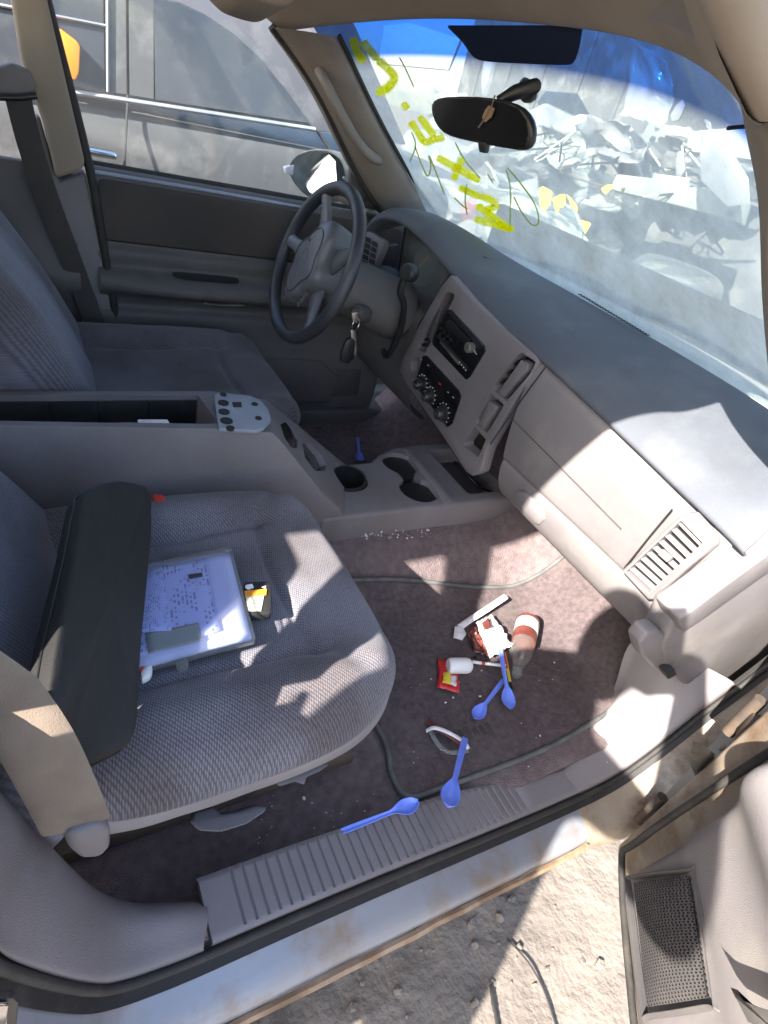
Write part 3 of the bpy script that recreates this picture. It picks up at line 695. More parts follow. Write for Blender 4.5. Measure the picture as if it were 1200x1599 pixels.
nA, nB, fA = U(438, 688, y=-.108), U(528, 793, y=-.108), U(470, 668, y=.085)
sn = (nB - nA).cross(fA - nA).normalized(); sn = sn if sn.z > 0 else -sn
def SL(u, v, h=0): return UP(u, v, nA, sn) + sn * h
slot_px = (((444, 660), (451, 657), (459, 668), (467, 684), (467, 699), (458, 697), (448, 682)), ((473, 691), (481, 692), (496, 711), (505, 728), (505, 738), (494, 734), (478, 714)))
bin_cut = cutbox((.02, -.012, ztop), (.50, .145, .22))
s1, s2 = [prism('cut', [SL(u, v, .03) for u, v in q], -sn * .07, 'trim') for q in slot_px]
cA = U(545, 750, z=.69); cc_ = lathe('cut', (cA.x, cA.y, .60), (0, 0, 1), [(.001, 0), (.047, 0), (.047, .2), (.001, .2)], 'trim', None, seg=40)
boolean(cons, [bin_cut, s1, s2, cc_])
rbox('bin_liner', (.02, -.012, ztop - .105), (.494, .139, .006), 'black_matte', CN, bev=.001)
for yy, zz in ((-.083, 0), (.0585, -.018)): rbox('bin_wall', (.02, yy, ztop - .062 + zz), (.494, .003, .09), 'black_plastic', CN, bev=.0005)
for k in range(5): rbox('bin_rib', (-.16 + k * .085, .055, ztop - .07), (.004, .006, .07), 'black_plastic', CN, bev=.001)
tube('bin_lip', [(-.22, -.080, ztop - .012), (.262, -.080, ztop - .012)], .004, 'black_plastic', CN, seg=6)
# torn foam strip on the lip
prism('foam_scrap', [U(u, v, z=ztop - .004) for u, v in ((215, 655), (262, 655), (266, 661), (258, 668), (240, 664), (225, 669), (216, 663))], (0, .004, -.006), 'wrap_white', CN, bev=.002)
# hinge plate with screw holes at the front of the bin
hp = [U(u, v, z=ztop + .002) for u, v in ((342, 669), (334, 616), (345, 613), (392, 618), (408, 625), (420, 640), (424, 655), (412, 668), (400, 672))]
pl = prism('hinge_plate', hp, (0, 0, -.008), 'switch_plate', CN, bev=.002, label='blue grey plate with screw holes')
for u, v, r in ((349, 616, .006), (349, 629, .010), (350, 643, .010), (354, 657, .011), (360, 668, .007), (398, 631, .006), (404, 653, .006)):
    p = U(u, v, z=ztop + .0035); lathe('screw_hole', p, (0, 0, 1), [(.0005, -.001), (r * .85, -.001), (r, .0005), (r, -.004)], 'black_matte', CN, seg=14)
prism('square_hole', [U(u, v, z=ztop + .0035) for u, v in ((363, 628), (377, 628), (378, 635), (365, 635))], (0, 0, -.003), 'black_matte', CN)
for q in slot_px: prism('slot_shade', [SL(u, v, -.007) for u, v in q], -sn * .004, 'gloss_black', CN)  # black plates just under the rim stand for shade inside the slots
# low tray
ty0, ty1, tz = -.112, .150, .690
far = [U(u, v, z=tz) for u, v in ((545, 792), (600, 712), (625, 700), (660, 694), (700, 694), (722, 702))]
trp = [Vector((.50, -.112, tz)), Vector((.70, -.114, tz)), Vector((.90, -.116, tz)), Vector((1.06, -.114, tz)), Vector((1.10, -.09, tz)), Vector((1.10, .13, tz)), Vector((1.05, .160, tz)), Vector((.90, .158, tz)), Vector((.82, .150, tz)), Vector((.76, .12, tz)), Vector((.72, .09, tz)), Vector((.56, .085, tz)), Vector((.50, .08, tz))]
tray = prism('console_tray', trp, (0, 0, -.10), 'trim', CN, bev=.010, seg=3)
cuts = []
def cyl_cut(c, r, h, ax=(0, 0, 1)):
    return lathe('cut', Vector(c) - Vector(ax) * h, ax, [(.001, 0), (r, 0), (r, h * 2), (.001, h * 2)], 'trim', None, seg=40)
cupA = U(545, 750, z=tz); cupB = U(626, 724, z=tz); cupC = U(656, 768, z=tz)
cuts.append(cyl_cut((cupB.x, cupB.y, tz), .050, .075)); cuts.append(cyl_cut((cupC.x, cupC.y + .006, tz), .050, .075)); cuts.append(cyl_cut((cupA.x, cupA.y, tz), .047, .09))
cuts.append(cutbox(((cupB.x + cupC.x) / 2, (cupB.y + cupC.y) / 2, tz), (.05, .07, .10), None, .008))
cuts.append(cutbox((.985, .02, tz), (.13, .21, .10), None, .012))
boolean(tray, cuts)
for c in (cupB, cupC + Vector((0, .006, 0))):
    lathe('cup_well', (c.x, c.y, tz - .073), (0, 0, 1), [(.001, .001), (.046, .001), (.0495, .006), (.0495, .060)], 'black_plastic', CN, seg=32)  # shade of the deep wells is put into the black colour
rbox('coin_tray', (.985, .02, tz - .047), (.128, .205, .004), 'dark_trim', CN, bev=.001)
cl = prism('divider', [U(u, v, z=tz + .004) for u, v in ((632, 702), (642, 700), (708, 780), (697, 786))], (0, 0, -.03), 'trim_smooth', CN, bev=.003)
rbox('ash_flap', (1.0, .0, tz - .012), (.07, .12, .006), 'gloss_black', CN, bev=.002, rot=Matrix.Rotation(.4, 3, 'Y'))
lathe('cup_pocket', cupA + Vector((.0, .0, -.075)), (-.10, 0, 1), [(.001, .0), (.040, .0), (.042, .03), (.0445, .084), (.048, .086), (.0485, .080), (.0455, .0), (.03, -.01)], 'black_plastic', CN, seg=32)
CE = [(.52, -.125, .60)]
rbox('console_foot', (.80, .0, .575), (.46, .25, .07), 'trim', CN, bev=.03, seg=3)

# ---- dashboard
DB = adopt(thing('dashboard', None, None, (.9, 0, .8)), SUV); DB['label'] = 'dusty taupe dashboard sunlit on its passenger end'
lip_px = ((563, 385, .85), (567, 362, .845), (577, 346, .842), (597, 336, .846), (625, 344, .856), (653, 367, .865), (681, 399, .870), (702, 423, .871), (730, 458, .869), (765, 492, .867), (800, 521, .864), (825, 543, .862), (890, 602, .860), (954, 662, .858), (1004, 709, .856), (1054, 757, .853), (1104, 804, .850), (1140, 838, .852), (1162, 862, .860))
lip = []
for u, v, xx in lip_px:
    q = U(u, v, x=xx); lip.append((q.y, q.x, q.z))
rows = []
for k, (y, xl, zl) in enumerate(lip):
    yc = max(-.69, min(.67, y)); xf = 1.125 - .10 * (abs(yc) / .7) ** 3; zf = 1.178
    crown = .022 if y < .15 else .012
    hd = .030 * math.exp(-((y - .37) / .20) ** 2)                  # instrument hood
    rows.append([(xf + .03, yc, zf - .02), (xf, yc, zf), (xf * .7 + xl * .3, yc, zf * .7 + zl * .3 + crown * .8 + hd * .6), (xf * .4 + xl * .6, yc, zf * .4 + zl * .6 + crown + hd), (xf * .15 + xl * .85, y, zf * .15 + zl * .85 + crown * .9 + hd), (xl + .012, y, zl + .012 + hd * .5), (xl, y, zl), (xl + .006, y, zl - .010), (xl + .03, y, zl - .014)])
rows2 = []
for a, b in zip(rows, rows[1:]):
    rows2.append(a); rows2.append([tuple((Vector(p) + Vector(q)) / 2) for p, q in zip(a, b)])
rows2.append(rows[-1])
DT = grid('dash_top', rows2, 'dash_top_shaded', DB, sub=2, label='sloping padded dash top')
# defroster grille on the top near the glass
for k in range(26):
    a = U(925 + k * 4.2, 468 + k * 2.5, z=1.176)
    rbox('defroster_slot', (a.x - .045, a.y, 1.1835), (.012, .003, .002), 'black_matte', DB, bev=.0005)
# passenger face
def pface(y):
    e = max(0, (-.60 - y) / .09)
    x0 = .868 - .012 * e
    return [(x0 + .025, y, 1.06), (x0 + .004, y, 1.045), (x0 - .002, y, 1.02), (x0 + .004, y, .95), (.886, y, .872), (.892, y, .860), (.897, y, .857), (.893, y, .851), (.893, y, .838), (.902, y, .80), (.925, y, .762), (.953, y, .741), (.985, y, .735), (1.06, y, .76), (1.10, y, .80)]
lipz = {y: z for y, x, z in lip}
ys = [-.172, -.175, -.20, -.24, -.32, -.40, -.48, -.56, -.62, -.655, -.672, -.678]
rows = []
for y in ys:
    r_ = [list(p) for p in pface(y)]
    zz = float(np.interp(-y, [-a_[0] for a_ in lip], [a_[2] for a_ in lip])) - .012
    for q, dz in zip(r_[:3], (.01, -.004, -.02)): q[2] = zz + dz
    if y < -.65:
        for q in r_: q[0] += .012 * ((-.65 - y) / .028) ** 2
    rows.append([tuple(q) for q in r_])
grid('glove_face', rows, 'dash_skin', DB, sub=2)
# seams on the passenger face
FP = ((.8685, 0, .95), (1, 0, .12))
def FU(u, v, off=0): return UP(u, v, Vector(FP[0]) + Vector((-1, 0, -.12)).normalized() * off, FP[1])
def seam(name, px, r=.0016, off=.0015, matn='black_matte'):
    return tube(name, [FU(u, v, off) for u, v in px], r, matn, DB, seg=6)
seam('panel_seam', ((852, 574), (808, 634), (766, 694)))
seam('panel_seam', ((1050, 796), (1015, 838), (975, 888)))
seam('panel_seam', ((800, 655), (850, 705), (910, 765), (970, 826)), .0009, .0008, 'dark_trim')
# glove box latch
gl = [UP(u, v, (.905, 0, .80), (1, 0, .4)) for u, v in ((806, 770), (814, 766), (822, 768), (850, 800), (852, 812), (844, 820), (838, 818), (806, 782))]
prism('glove_latch', [p + Vector((-.004, 0, 0)) for p in gl], (.012, 0, 0), 'trim_smooth', DB, bev=.003)
# end vent
VT = [FU(u, v, .019) for u, v in ((970, 892), (1064, 804), (1078, 802), (1112, 840), (1114, 853), (1020, 937), (1012, 938))]
o = prism('vent_frame', VT, (.022, 0, .002), 'trim_smooth', DB, bev=.004, seg=3)
vc = [FU(u, v, .015) for u, v in ((980, 893), (1066, 813), (1100, 848), (1016, 925))]
cutter = prism('cut', [p + Vector((-.03, 0, 0)) for p in vc], (.10, 0, .0), 'trim')
boolean(o, [cutter])
prism('vent_cavity', [p + Vector((.011, 0, 0)) for p in vc], (.003, 0, 0), 'black_matte', DB)
for k in range(9):
    t = (k + .5) / 9; a = vc[0].lerp(vc[1], t); b = vc[3].lerp(vc[2], t)
    e = (vc[1] - vc[0]).normalized() * .0036; sk = Vector((.009, 0, 0))
    prism('vent_slat', [a - e * .2, b - e * .2, b + e + sk, a + e + sk], Vector((-.002, 0, 0)) , 'trim_smooth', DB, bev=.0004)
rbox('vent_tab', FU(1040, 868, .018), (.012, .022, .012), 'trim_smooth', DB, bev=.003)
# dash end cap and its steps, facing the door opening
YE = -.70
cap_px = [(1036, 1010), (1060, 960), (1095, 940), (1140, 905), (1210, 850), (1210, 1025), (1095, 1098), (1060, 1060), (1040, 1050)]
prism('end_cap', [U(u, v, y=YE) for u, v in cap_px], (0, .05, 0), 'dash_skin', DB, bev=.010, seg=3)
st = [U(u, v, y=-.715) for u, v in ((1062, 968), (1100, 940), (1205, 862), (1290, 800), (1290, 830), (1210, 890), (1105, 965), (1068, 990))]
prism('end_ledge', st, (0, .05, 0), 'dash_skin', DB, bev=.006, seg=3)
rk = [U(u, v, y=-.695) for u, v in ((1030, 985), (1052, 1000), (1060, 1020), (1074, 1045), (1048, 1056), (1024, 1047), (1004, 1026), (1000, 1006), (1012, 990))]
prism('glove_hinge_cover', rk, (0, .03, 0), 'dash_skin', DB, bev=.006, seg=3)
prism('hinge_stop', [U(u, v, y=-.712) for u, v in ((1040, 1052), (1054, 1046), (1058, 1054), (1044, 1062))], (0, .02, 0), 'black_matte', DB, bev=.002)
rbox('blower_box', (1.10, -.36, .82), (.22, .46, .20), 'black_matte', DB, bev=.03)
# ---- centre bezel on its own plane
BP, BN = (.8665, 0, 1.08), (1, 0, .08)
bnv = Vector((-1, 0, -.08)).normalized()
def BU(u, v, off=0): return UP(u, v, Vector(BP) + bnv * off, BN)
bz = [(704, 430), (740, 470), (790, 517), (836, 556), (842, 566), (803, 628), (760, 702), (750, 738), (738, 744), (728, 738), (690, 680), (636, 603), (624, 580), (628, 562), (654, 508), (690, 446)]
bez = prism('centre_bezel', [BU(u, v, .003) for u, v in bz], -bnv * .03, 'trim', DB, bev=.004, seg=3)
cuts = []
def bcut(px, depth=.06):
    return prism('cut', [BU(u, v, .02) for u, v in px], -bnv * depth, 'trim')
slots = [((806, 552), (826, 566), (824, 578), (782, 628), (762, 612), (762, 604), (800, 554)),
         ((757, 615), (778, 634), (752, 678), (735, 664), (735, 656)),
         ((732, 668), (750, 688), (738, 716), (716, 698), (716, 692))]
ventpx = ((692, 456), (700, 460), (700, 466), (655, 552), (646, 548), (643, 542), (688, 458))
pockpx = ((640, 556), (648, 562), (648, 592), (642, 594), (634, 580), (634, 566))
for q in slots: cuts.append(bcut(q, .05))
cuts.append(bcut(ventpx)); cuts.append(bcut(pockpx))
boolean(bez, cuts)
prism('bezel_cavity', [BU(u, v, -.030) for u, v in bz], -bnv * .004, 'black_matte', DB)
for q, nm in ((((814, 562), (825, 569), (823, 580), (783, 626), (774, 618)), 'slider_bar'), (((764, 626), (777, 636), (752, 676), (744, 669)), 'slider_bar')):
    prism(nm, [BU(u, v, -.002) for u, v in q], -bnv * .02, 'trim', DB, bev=.002)
for k in range(4): 
    p = BU(806 - k * 11, 562 + k * 14.5, -.012); lathe('switch_button', p, bnv, [(.001, .008), (.009, .008), (.011, .005), (.011, -.01)], 'black_plastic', DB, seg=16)
a0, a1, b0, b1 = BU(692, 458, -.008), BU(700, 463, -.008), BU(645, 546, -.008), BU(654, 551, -.008)
for k in range(10):
    t = (k + .5) / 10; a = a0.lerp(b0, t); b = a1.lerp(b1, t); e = (b0 - a0) / 10 * .28
    prism('vent_slat', [a - e, b - e, b + e, a + e], -bnv * .012, 'black_plastic', DB, bev=.0008)
# radio
rad = [(696, 484), (704, 484), (756, 540), (758, 548), (733, 590), (727, 594), (676, 540), (674, 532)]
prism('radio', [BU(u, v, .006) for u, v in rad], -bnv * .02, 'gloss_black', DB, bev=.003, seg=3, label='black radio with cassette slot and small buttons')
prism('radio_display', [BU(u, v, .0105) for u, v in ((698, 500), (706, 502), (734, 532), (728, 541), (694, 508))], -bnv * .003, 'black_plastic', DB, bev=.001)
prism('tape_slot', [BU(u, v, .0105) for u, v in ((686, 535), (690, 531), (720, 564), (716, 571))], -bnv * .003, 'grey_metal', DB, bev=.001)
for q in (((700, 489), (703, 487), (752, 541), (749, 545)), ((681, 525), (684, 522), (732, 574), (729, 578))):
    prism('radio_trim', [BU(u, v, .011) for u, v in q], -bnv * .002, 'black_plastic', DB, bev=.0008)
kp = BU(737, 543, .009)
lathe('radio_knob', kp, bnv, [(.012, -.002), (.012, .012), (.010, .014), (.001, .014)], 'grey_metal', DB, seg=20)
for k in range(7):
    p = BU(688 + (k % 4) * 5.5, 513 + (k % 4) * 6 + (k // 4) * 10, .011); rbox('radio_button', p, (.003, .011, .006), 'black_plastic', DB, bev=.001)
for k in range(4):
    p = BU(718 + k * 3.2, 566 + k * 4.2, .0115); rbox('button_mark', p, (.0015, .003, .003), 'dial_mark', DB, bev=.0003)
for k in range(3):
    p = BU(741 + k * 1.5, 548 + k * 2.5, .0115); rbox('button_mark', p, (.0015, .003, .002), 'dial_mark', DB, bev=.0003)
# heater panel
ht = [(660, 556), (666, 556), (716, 610), (720, 620), (706, 662), (698, 668), (652, 608), (648, 598)]
prism('heater_panel', [BU(u, v, .006) for u, v in ht], -bnv * .02, 'gloss_black', DB, bev=.003, seg=3, label='black heater panel with three knobs')
for (u, v, r) in ((659, 600, .020), (672, 619, .020), (692, 646, .022)):
    p = BU(u, v, .009)
    lathe('heater_knob', p, bnv, [(r, -.002), (r * .95, .004), (r * .72, .006), (r * .66, .018), (r * .55, .021), (.001, .021)], 'black_plastic', DB, seg=24)
    rbox('knob_grip', p + bnv * .021, (.006, r * 1.15, .006), 'dark_trim', DB, bev=.002)
    for a in range(-5, 4):
        an = math.radians(a * 28 + 120); q = p + Vector((0, math.cos(an), math.sin(an))) * (r * 1.2) + bnv * .0005
        rbox('dial_tick', q, (.002, .0028, .0028), 'dial_mark', DB, bev=.0004)
rbox('warning_light', BU(687, 600, .0095), (.002, .010, .004), 'red_plastic', DB, bev=.0005)
for u, v in ((658, 562), (669, 571), (700, 613), (708, 621)): rbox('button_mark', BU(u, v, .0098), (.0015, .006, .002), 'dial_mark', DB, bev=.0003)
# ---- instrument cluster and driver lower dash
prism('cluster_face', [(.985, .20, .99), (.985, .60, .99), (.965, .60, 1.19), (.965, .20, 1.19)], (.02, 0, 0), 'black_plastic', DB, bev=.004)
prism('cluster_lens', [(.955, .24, 1.0), (.955, .54, 1.0), (.94, .54, 1.17), (.94, .24, 1.17)], (.003, 0, 0), 'clear_plastic', DB)
for yy, rr_ in ((.44, .052), (.32, .052), (.25, .026)):
    lathe('gauge', (.970, yy, 1.09), (-1, 0, .1), [(.001, .008), (rr_ * .9, .008), (rr_, .012), (rr_, -.005)], 'dark_trim', DB, seg=32)
    rbox('needle', (.958, yy, 1.10), (.002, .003, .05), 'orange_label', DB, bev=.0005, rot=Matrix.Rotation(.6, 3, 'X'))
# lower cluster shelf with the blue-grey binnacle floor
rows = []
for y in (.265, .30, .36, .44, .52, .60, .64):
    rows.append([(.975, y, 1.03), (.93, y, 1.025), (.885, y, 1.015), (.872, y, 1.0), (.875, y, .97), (.885, y, .90), (.905, y, .80), (.93, y, .72), (1.0, y, .70)])
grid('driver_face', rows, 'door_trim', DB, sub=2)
for y in (.185, .655):
    zt_ = 1.105 if y < .3 else 1.06
    prism('cluster_cheek', [(.868, y, .98), (.99, y, .98), (1.0, y, zt_ + .03), (.90, y, zt_), (.872, y, zt_ - .02)], (0, .02, 0), 'dark_trim', DB, bev=.004)
# far side vent on the driver end
FV = [(568, 366), (577, 361), (601, 376), (599, 388), (583, 428), (574, 426), (563, 414)]
fp0 = UP(580, 395, (.86, .5, 1.08), (1, 0, .2))
def FVU(u, v, off=0): return UP(u, v, (.862, .5, 1.08), (1, 0, .2)) + Vector((-1, 0, -.2)).normalized() * off
prism('vent_frame', [FVU(u, v, .004) for u, v in FV], (.02, 0, 0), 'trim_smooth', DB, bev=.003)
for k in range(5):
    t = k / 4; u0, v0 = 571 - 3 * t * 1, 374 + 44 * t * .8; 
    for s_ in (0, 1):
        a = FVU(574 - 6 * t + s_ * 10, 373 + 36 * t + s_ * 6, .0055); b = FVU(582 - 6 * t + s_ * 10, 377 + 36 * t + s_ * 6, .0055); e = Vector((0, 0, .006))
        prism('vent_opening', [a - e, b - e, b + e, a + e], (.003, 0, 0), 'black_matte', DB)
# ---- steering column and wheel
wc = Vector((.605, .372, 1.080)); wn = Vector((-.953, 0, .30)).normalized(); e1 = Vector((0, 1, 0)); e2 = wn.cross(e1) * -1
if e2.z < 0: e2 = -e2
SW = adopt(thing('steering_wheel', None, None, wc), SUV); SW['label'] = 'four spoke steering wheel with dark leather rim'
def W(a, r, h=0): return wc + e1 * (math.cos(a) * r) + e2 * (math.sin(a) * r) + wn * h
tube('rim', [W(2 * math.pi * k / 72, .178) for k in range(72)], .0155, 'wheel_leather', SW, seg=14, closed=True)
for dg in (3, 60, 152, 228):
    a = math.radians(dg)
    tube('spoke', [W(a, .06, -.02), W(a, .10, -.012), W(a, .14, -.006), W(a, .168, 0)], [(.030, .012), (.024, .010), (.016, .009), (.018, .010)], 'wheel_grey', SW, seg=12, flat=wn)
hub = []
for k in range(40):
    a = 2 * math.pi * k / 40
    r = .084 + .018 * math.cos(2 * (a - math.radians(105))) + .012 * math.cos(4 * (a - math.radians(17))); hub.append((a, r))
rows = [[W(a, r * s, h) for a, r in hub] for s, h in ((.95, -.045), (1.0, -.02), (1.0, .005), (.96, .016), (.85, .024), (.55, .030), (.02, .032))]
grid('airbag_cover', rows, 'wheel_grey', SW, cu=True, sub=1)
tube('cover_seam', [W(a, r * .74, .0268) for a, r in hub], .0012, 'dark_trim', SW, seg=6, closed=True)
em = smooth_path([W(math.radians(d_), r_, .0305) for d_, r_ in ((200, .018), (150, .022), (100, .026), (60, .020), (20, .012), (330, .018), (290, .024))], 4)
tube('emblem', em, .0013, 'dark_trim', SW, seg=6)
rbox('hub_badge', W(math.radians(80), .045, .029), (.004, .014, .010), 'dark_trim', SW, bev=.002)
for k in range(4): rbox('cruise_button', W(math.radians(226 + k * 5), .085 + k * .006, .018), (.008, .012, .012), 'dark_trim', SW, bev=.002)
SCn = adopt(thing('steering_column', None, None, (.75, .36, 1.0)), SUV)
rows = []
for h, r in ((-.02, .035), (-.035, .062), (-.10, .070), (-.17, .075), (-.24, .08), (-.32, .08)):
    rows.append([W(2 * math.pi * k / 24, 1, h) * 0 + wc + wn * h + e1 * math.cos(2 * math.pi * k / 24) * r * 1.08 + e2 * (math.sin(2 * math.pi * k / 24) * r - .012) for k in range(24)])
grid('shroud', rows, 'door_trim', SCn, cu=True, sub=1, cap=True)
ks = U(556, 492, y=.275)
lathe('ignition_lock', ks + Vector((.012, .01, 0)), (-.85, -.5, .15), [(.022, -.03), (.022, .0), (.020, .008), (.012, .010), (.001, .010)], 'dark_trim', SCn, seg=24)
lathe('key_barrel', ks + Vector((.006, .006, 0)), (-.85, -.5, .15), [(.012, 0), (.012, .008), (.001, .008)], 'steel', SCn, seg=20)
sh0, sh1, sh2, sh3 = U(606, 555, y=.30), U(624, 520, y=.27), U(631, 478, y=.235), U(625, 455, y=.225)
tube('shift_lever', smooth_path([sh0 + Vector((.0, .03, 0)), sh0, sh1, sh2, sh3, U(634, 432, y=.215)], 5), .0085, 'black_plastic', SCn, seg=10)
kb = U(636, 428, y=.21); lathe('shift_knob', kb + Vector((.028, .01, 0)), (-1, -.35, .1), [(.001, 0), (.014, .002), (.020, .010), (.021, .026), (.019, .034), (.016, .037), (.001, .037)], 'black_plastic', SCn, seg=24)
tube('stalk', [wc + wn * -.06 + e1 * .05, wc + wn * -.06 + e1 * .17 + e2 * .02], [.008, .010], 'black_plastic', SCn, seg=10)
KY = thing('key_ring', 'keys and black fob hanging on a steel ring from the ignition', 'keys', ks)
rc_ = U(556, 507, y=.262)
tube('ring', [rc_ + Vector((.004 * math.sin(a), math.cos(a) * .014, math.sin(a) * .014)) for a in [2 * math.pi * k / 28 for k in range(28)]], .0014, 'steel', KY, seg=6, closed=True)
prism('key', [U(u, v, y=.262) for u, v in ((550, 490), (560, 488), (562, 500), (557, 506), (551, 502))], (0, .003, 0), 'steel', KY, bev=.0008)
prism('clasp', [U(u, v, y=.262) for u, v in ((548, 516), (556, 516), (560, 545), (555, 560), (551, 545))], (0, .004, 0), 'steel', KY, bev=.001)
prism('fob', [U(u, v, y=.258) for u, v in ((542, 532), (550, 528), (556, 534), (554, 560), (544, 570), (533, 566), (534, 552))], (0, .012, 0), 'black_plastic', KY, bev=.003)
# pedals and dark bulkhead under the dash
rbox('bulkhead', (1.36, 0, .85), (.03, 1.36, .8), 'black_matte', SUV, bev=.004)
for yy in (.42, .30): rbox('pedal', (1.12, yy, .66), (.015, .07, .06), 'rubber', SUV, bev=.006, rot=Matrix.Rotation(-.5, 3, 'Y'))

# ---- driver door
DD = adopt(thing('driver_door', None, None, (.6, .7, .6)), SUV); DD['label'] = 'closed driver door with dark cloth panel and armrest'
xsd = [.165, .18, .30, .42, .55, .68, .80, .92, 1.00, 1.03]
def dprof(x):
    arm = 1 if .2 < x < .80 else .45
    return [(.735, 1.10), (.725, 1.150), (.705, 1.156), (.692, 1.150), (.684, 1.135), (.678, 1.10), (.676, 1.04), (.679, 1.0), (.676, .988), (.666, .980), (.664, .962), (.668, .948), (.668, .935), (.668 - .035 * arm, .925), (.668 - .055 * arm, .914), (.668 - .058 * arm, .895), (.668 - .050 * arm, .884), (.668 - .01 * arm, .872), (.674, .850), (.676, .838), (.668, .830), (.660, .822), (.657, .80), (.656, .745), (.640, .735), (.637, .70), (.637, .60), (.645, .54), (.66, .51)]
rows = [[(x, y, z) for y, z in dprof(x)] for x in xsd]
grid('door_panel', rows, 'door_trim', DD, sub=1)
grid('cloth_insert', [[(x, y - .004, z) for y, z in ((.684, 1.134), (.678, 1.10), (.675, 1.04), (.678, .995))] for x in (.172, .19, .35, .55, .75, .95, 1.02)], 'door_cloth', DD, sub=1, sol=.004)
grid('armrest_recess', [[(x, y - .003, z) for y, z in ((.668, .942), (.667, .936), (.645, .929))] for x in (.34, .40, .47, .52)], 'black_matte', DD, sub=1)
tube('pull_handle', smooth_path([U(u, v, y=.655) for u, v in ((318, 474), (345, 477), (382, 477))], 4), .004, 'grey_metal', DD, seg=8)
tube('panel_line', [U(u, v, y=.656) for u, v in ((190, 452), (250, 459), (305, 464))], .002, 'black_matte', DD, seg=6)
prism('map_pocket', [(.30, .632, .56), (.86, .632, .56), (.88, .632, .66), (.80, .632, .715), (.32, .632, .72)], (0, .02, 0), 'door_trim', DD, bev=.008, seg=3)
prism('speaker_cover', [U(u, v, y=.634) for u, v in ((520, 575), (566, 578), (560, 618), (500, 622))], (0, .012, 0), 'dark_trim', DD, bev=.006)
rbox('window_switch', (.80, .645, .925), (.07, .04, .012), 'black_plastic', DD, bev=.004)
prism('lock_bezel', [U(u, v, y=.672) for u, v in ((450, 352), (462, 350), (466, 375), (452, 378))], (0, .01, 0), 'black_plastic', DD, bev=.003)
prism('latch_lever', [U(u, v, y=.668) for u, v in ((453, 357), (461, 356), (463, 370), (455, 372))], (0, .006, 0), 'trim_smooth', DD, bev=.002)
tube('belt_seal', [U(u, v, y=.715) for u, v in ((120, 252), (300, 283), (420, 303), (560, 328))], (.006, .008), 'rubber', DD, seg=8)
tube('belt_ledge', [U(u, v, y=.695) for u, v in ((142, 268), (300, 294), (420, 315), (470, 324))], (.012, .006), 'switch_plate', DD, seg=8, label='ledge under the driver window, coloured pale blue grey as if lit')  # pale strip; the lit rim of the ledge is put into its colour
sp_ = [U(u, v, y=.69) for u, v in ((549, 258), (556, 232), (575, 262), (606, 318), (585, 330), (556, 322), (546, 300))]
prism('sail_panel', sp_, (0, .02, 0), 'door_trim', DD, bev=.003)
lathe('tweeter', U(573, 303, y=.688), (0, -1, 0), [(.001, .003), (.018, .003), (.022, .001), (.022, -.004)], 'dark_trim', DD, seg=24)
lathe('screw', U(568, 276, y=.688), (0, -1, 0), [(.001, .002), (.006, .002), (.006, -.004)], 'black_matte', DD, seg=12)
gp_ = [U(u, v, y=.722) for u, v in ((66, -60), (420, -20), (470, 60), (520, 165), (553, 245), (545, 326), (140, 256))]
prism('window_pane', gp_, (0, .004, 0), 'side_glass', DD, label='dusty driver window glass')
rbox('sill_trim', (.55, .69, .50), (1.3, .13, .07), 'door_trim', SUV, bev=.012, seg=3)
rbox('far_rocker', (.2, .79, .45), (3.0, .10, .20), 'hood_grey', SUV, bev=.02, seg=3)
# outside mirror
MR = adopt(thing('door_mirror', None, None, (.86, .86, 1.18)), DD)
mx_ = [(447, 262), (462, 240), (490, 231), (520, 234), (541, 250), (546, 280), (535, 312), (500, 318), (475, 306), (456, 284)]
hc = sum((U(u, v, y=.87) for u, v in mx_), Vector()) / len(mx_)
rows = []
base = [U(u, v, y=.87) - hc for u, v in mx_]
for sx, dx in ((.86, .004), (.93, -.006), (1.0, .0), (1.03, .03), (.95, .07), (.7, .095), (.05, .10)):
    rows.append([hc + b * sx + Vector((dx, dx * .35, 0)) for b in base])
grid('housing', rows, 'grey_metal', DD, cu=True, sub=2)
MN = Vector((-.70, -.55, .45)).normalized(); MP = U(500, 275, y=.868) + Vector((-.012, -.006, 0))
gq = [UP(u, v, MP, MN) for u, v in ((478, 255), (492, 240), (512, 240), (524, 252), (526, 285), (518, 305), (505, 312), (484, 300), (474, 282))]
prism('mirror_glass', gq, -MN * .003, 'chrome', DD, label='bright mirror glass')
prism('mirror_flange', [U(u, v, y=.865) for u, v in ((445, 262), (460, 258), (458, 275), (447, 272))], (0, .02, 0), 'wrap_white', DD, bev=.003)
bpy.data.objects.remove(MR)
tube('mirror_arm', [hc + Vector((.05, -.02, -.03)), Vector((.93, .72, 1.16))], .025, 'grey_metal', DD, seg=10)

# ---- far side B pillar, belt, rear door
def FB(q, y, t, matn, name, bev=.006, label=None): return prism(name, [U(u, v, y=y) for u, v in q], (0, t, 0), matn, SUV, bev=bev, label=label, seg=3)
FB(((8, -60), (68, -60), (74, 0), (134, 256), (128, 268), (88, 280), (70, 200), (32, 90)), .645, .05, 'headliner', 'pillar_cover', .015, 'tan upper cover of far door pillar')
FB(((20, 200), (62, 180), (92, 285), (134, 268), (190, 540), (195, 572), (150, 575), (90, 380), (40, 260)), .665, .05, 'trim', 'pillar_lower', .010)
tube('window_seal', smooth_path([U(u, v, y=.668) for u, v in ((58, -60), (78, 20), (140, 262), (168, 420), (196, 575))], 4), .010, 'rubber', SUV, seg=8)
rows = []
tube('belt_webbing', smooth_path([U(u, v, y=y) for u, v, y in ((28, 150, .63), (48, 230, .635), (78, 320, .64), (120, 430, .64), (172, 570, .63))], 4), (.024, .0025), 'webbing_dark', SUV, seg=10, flat=(0, -1, .1))
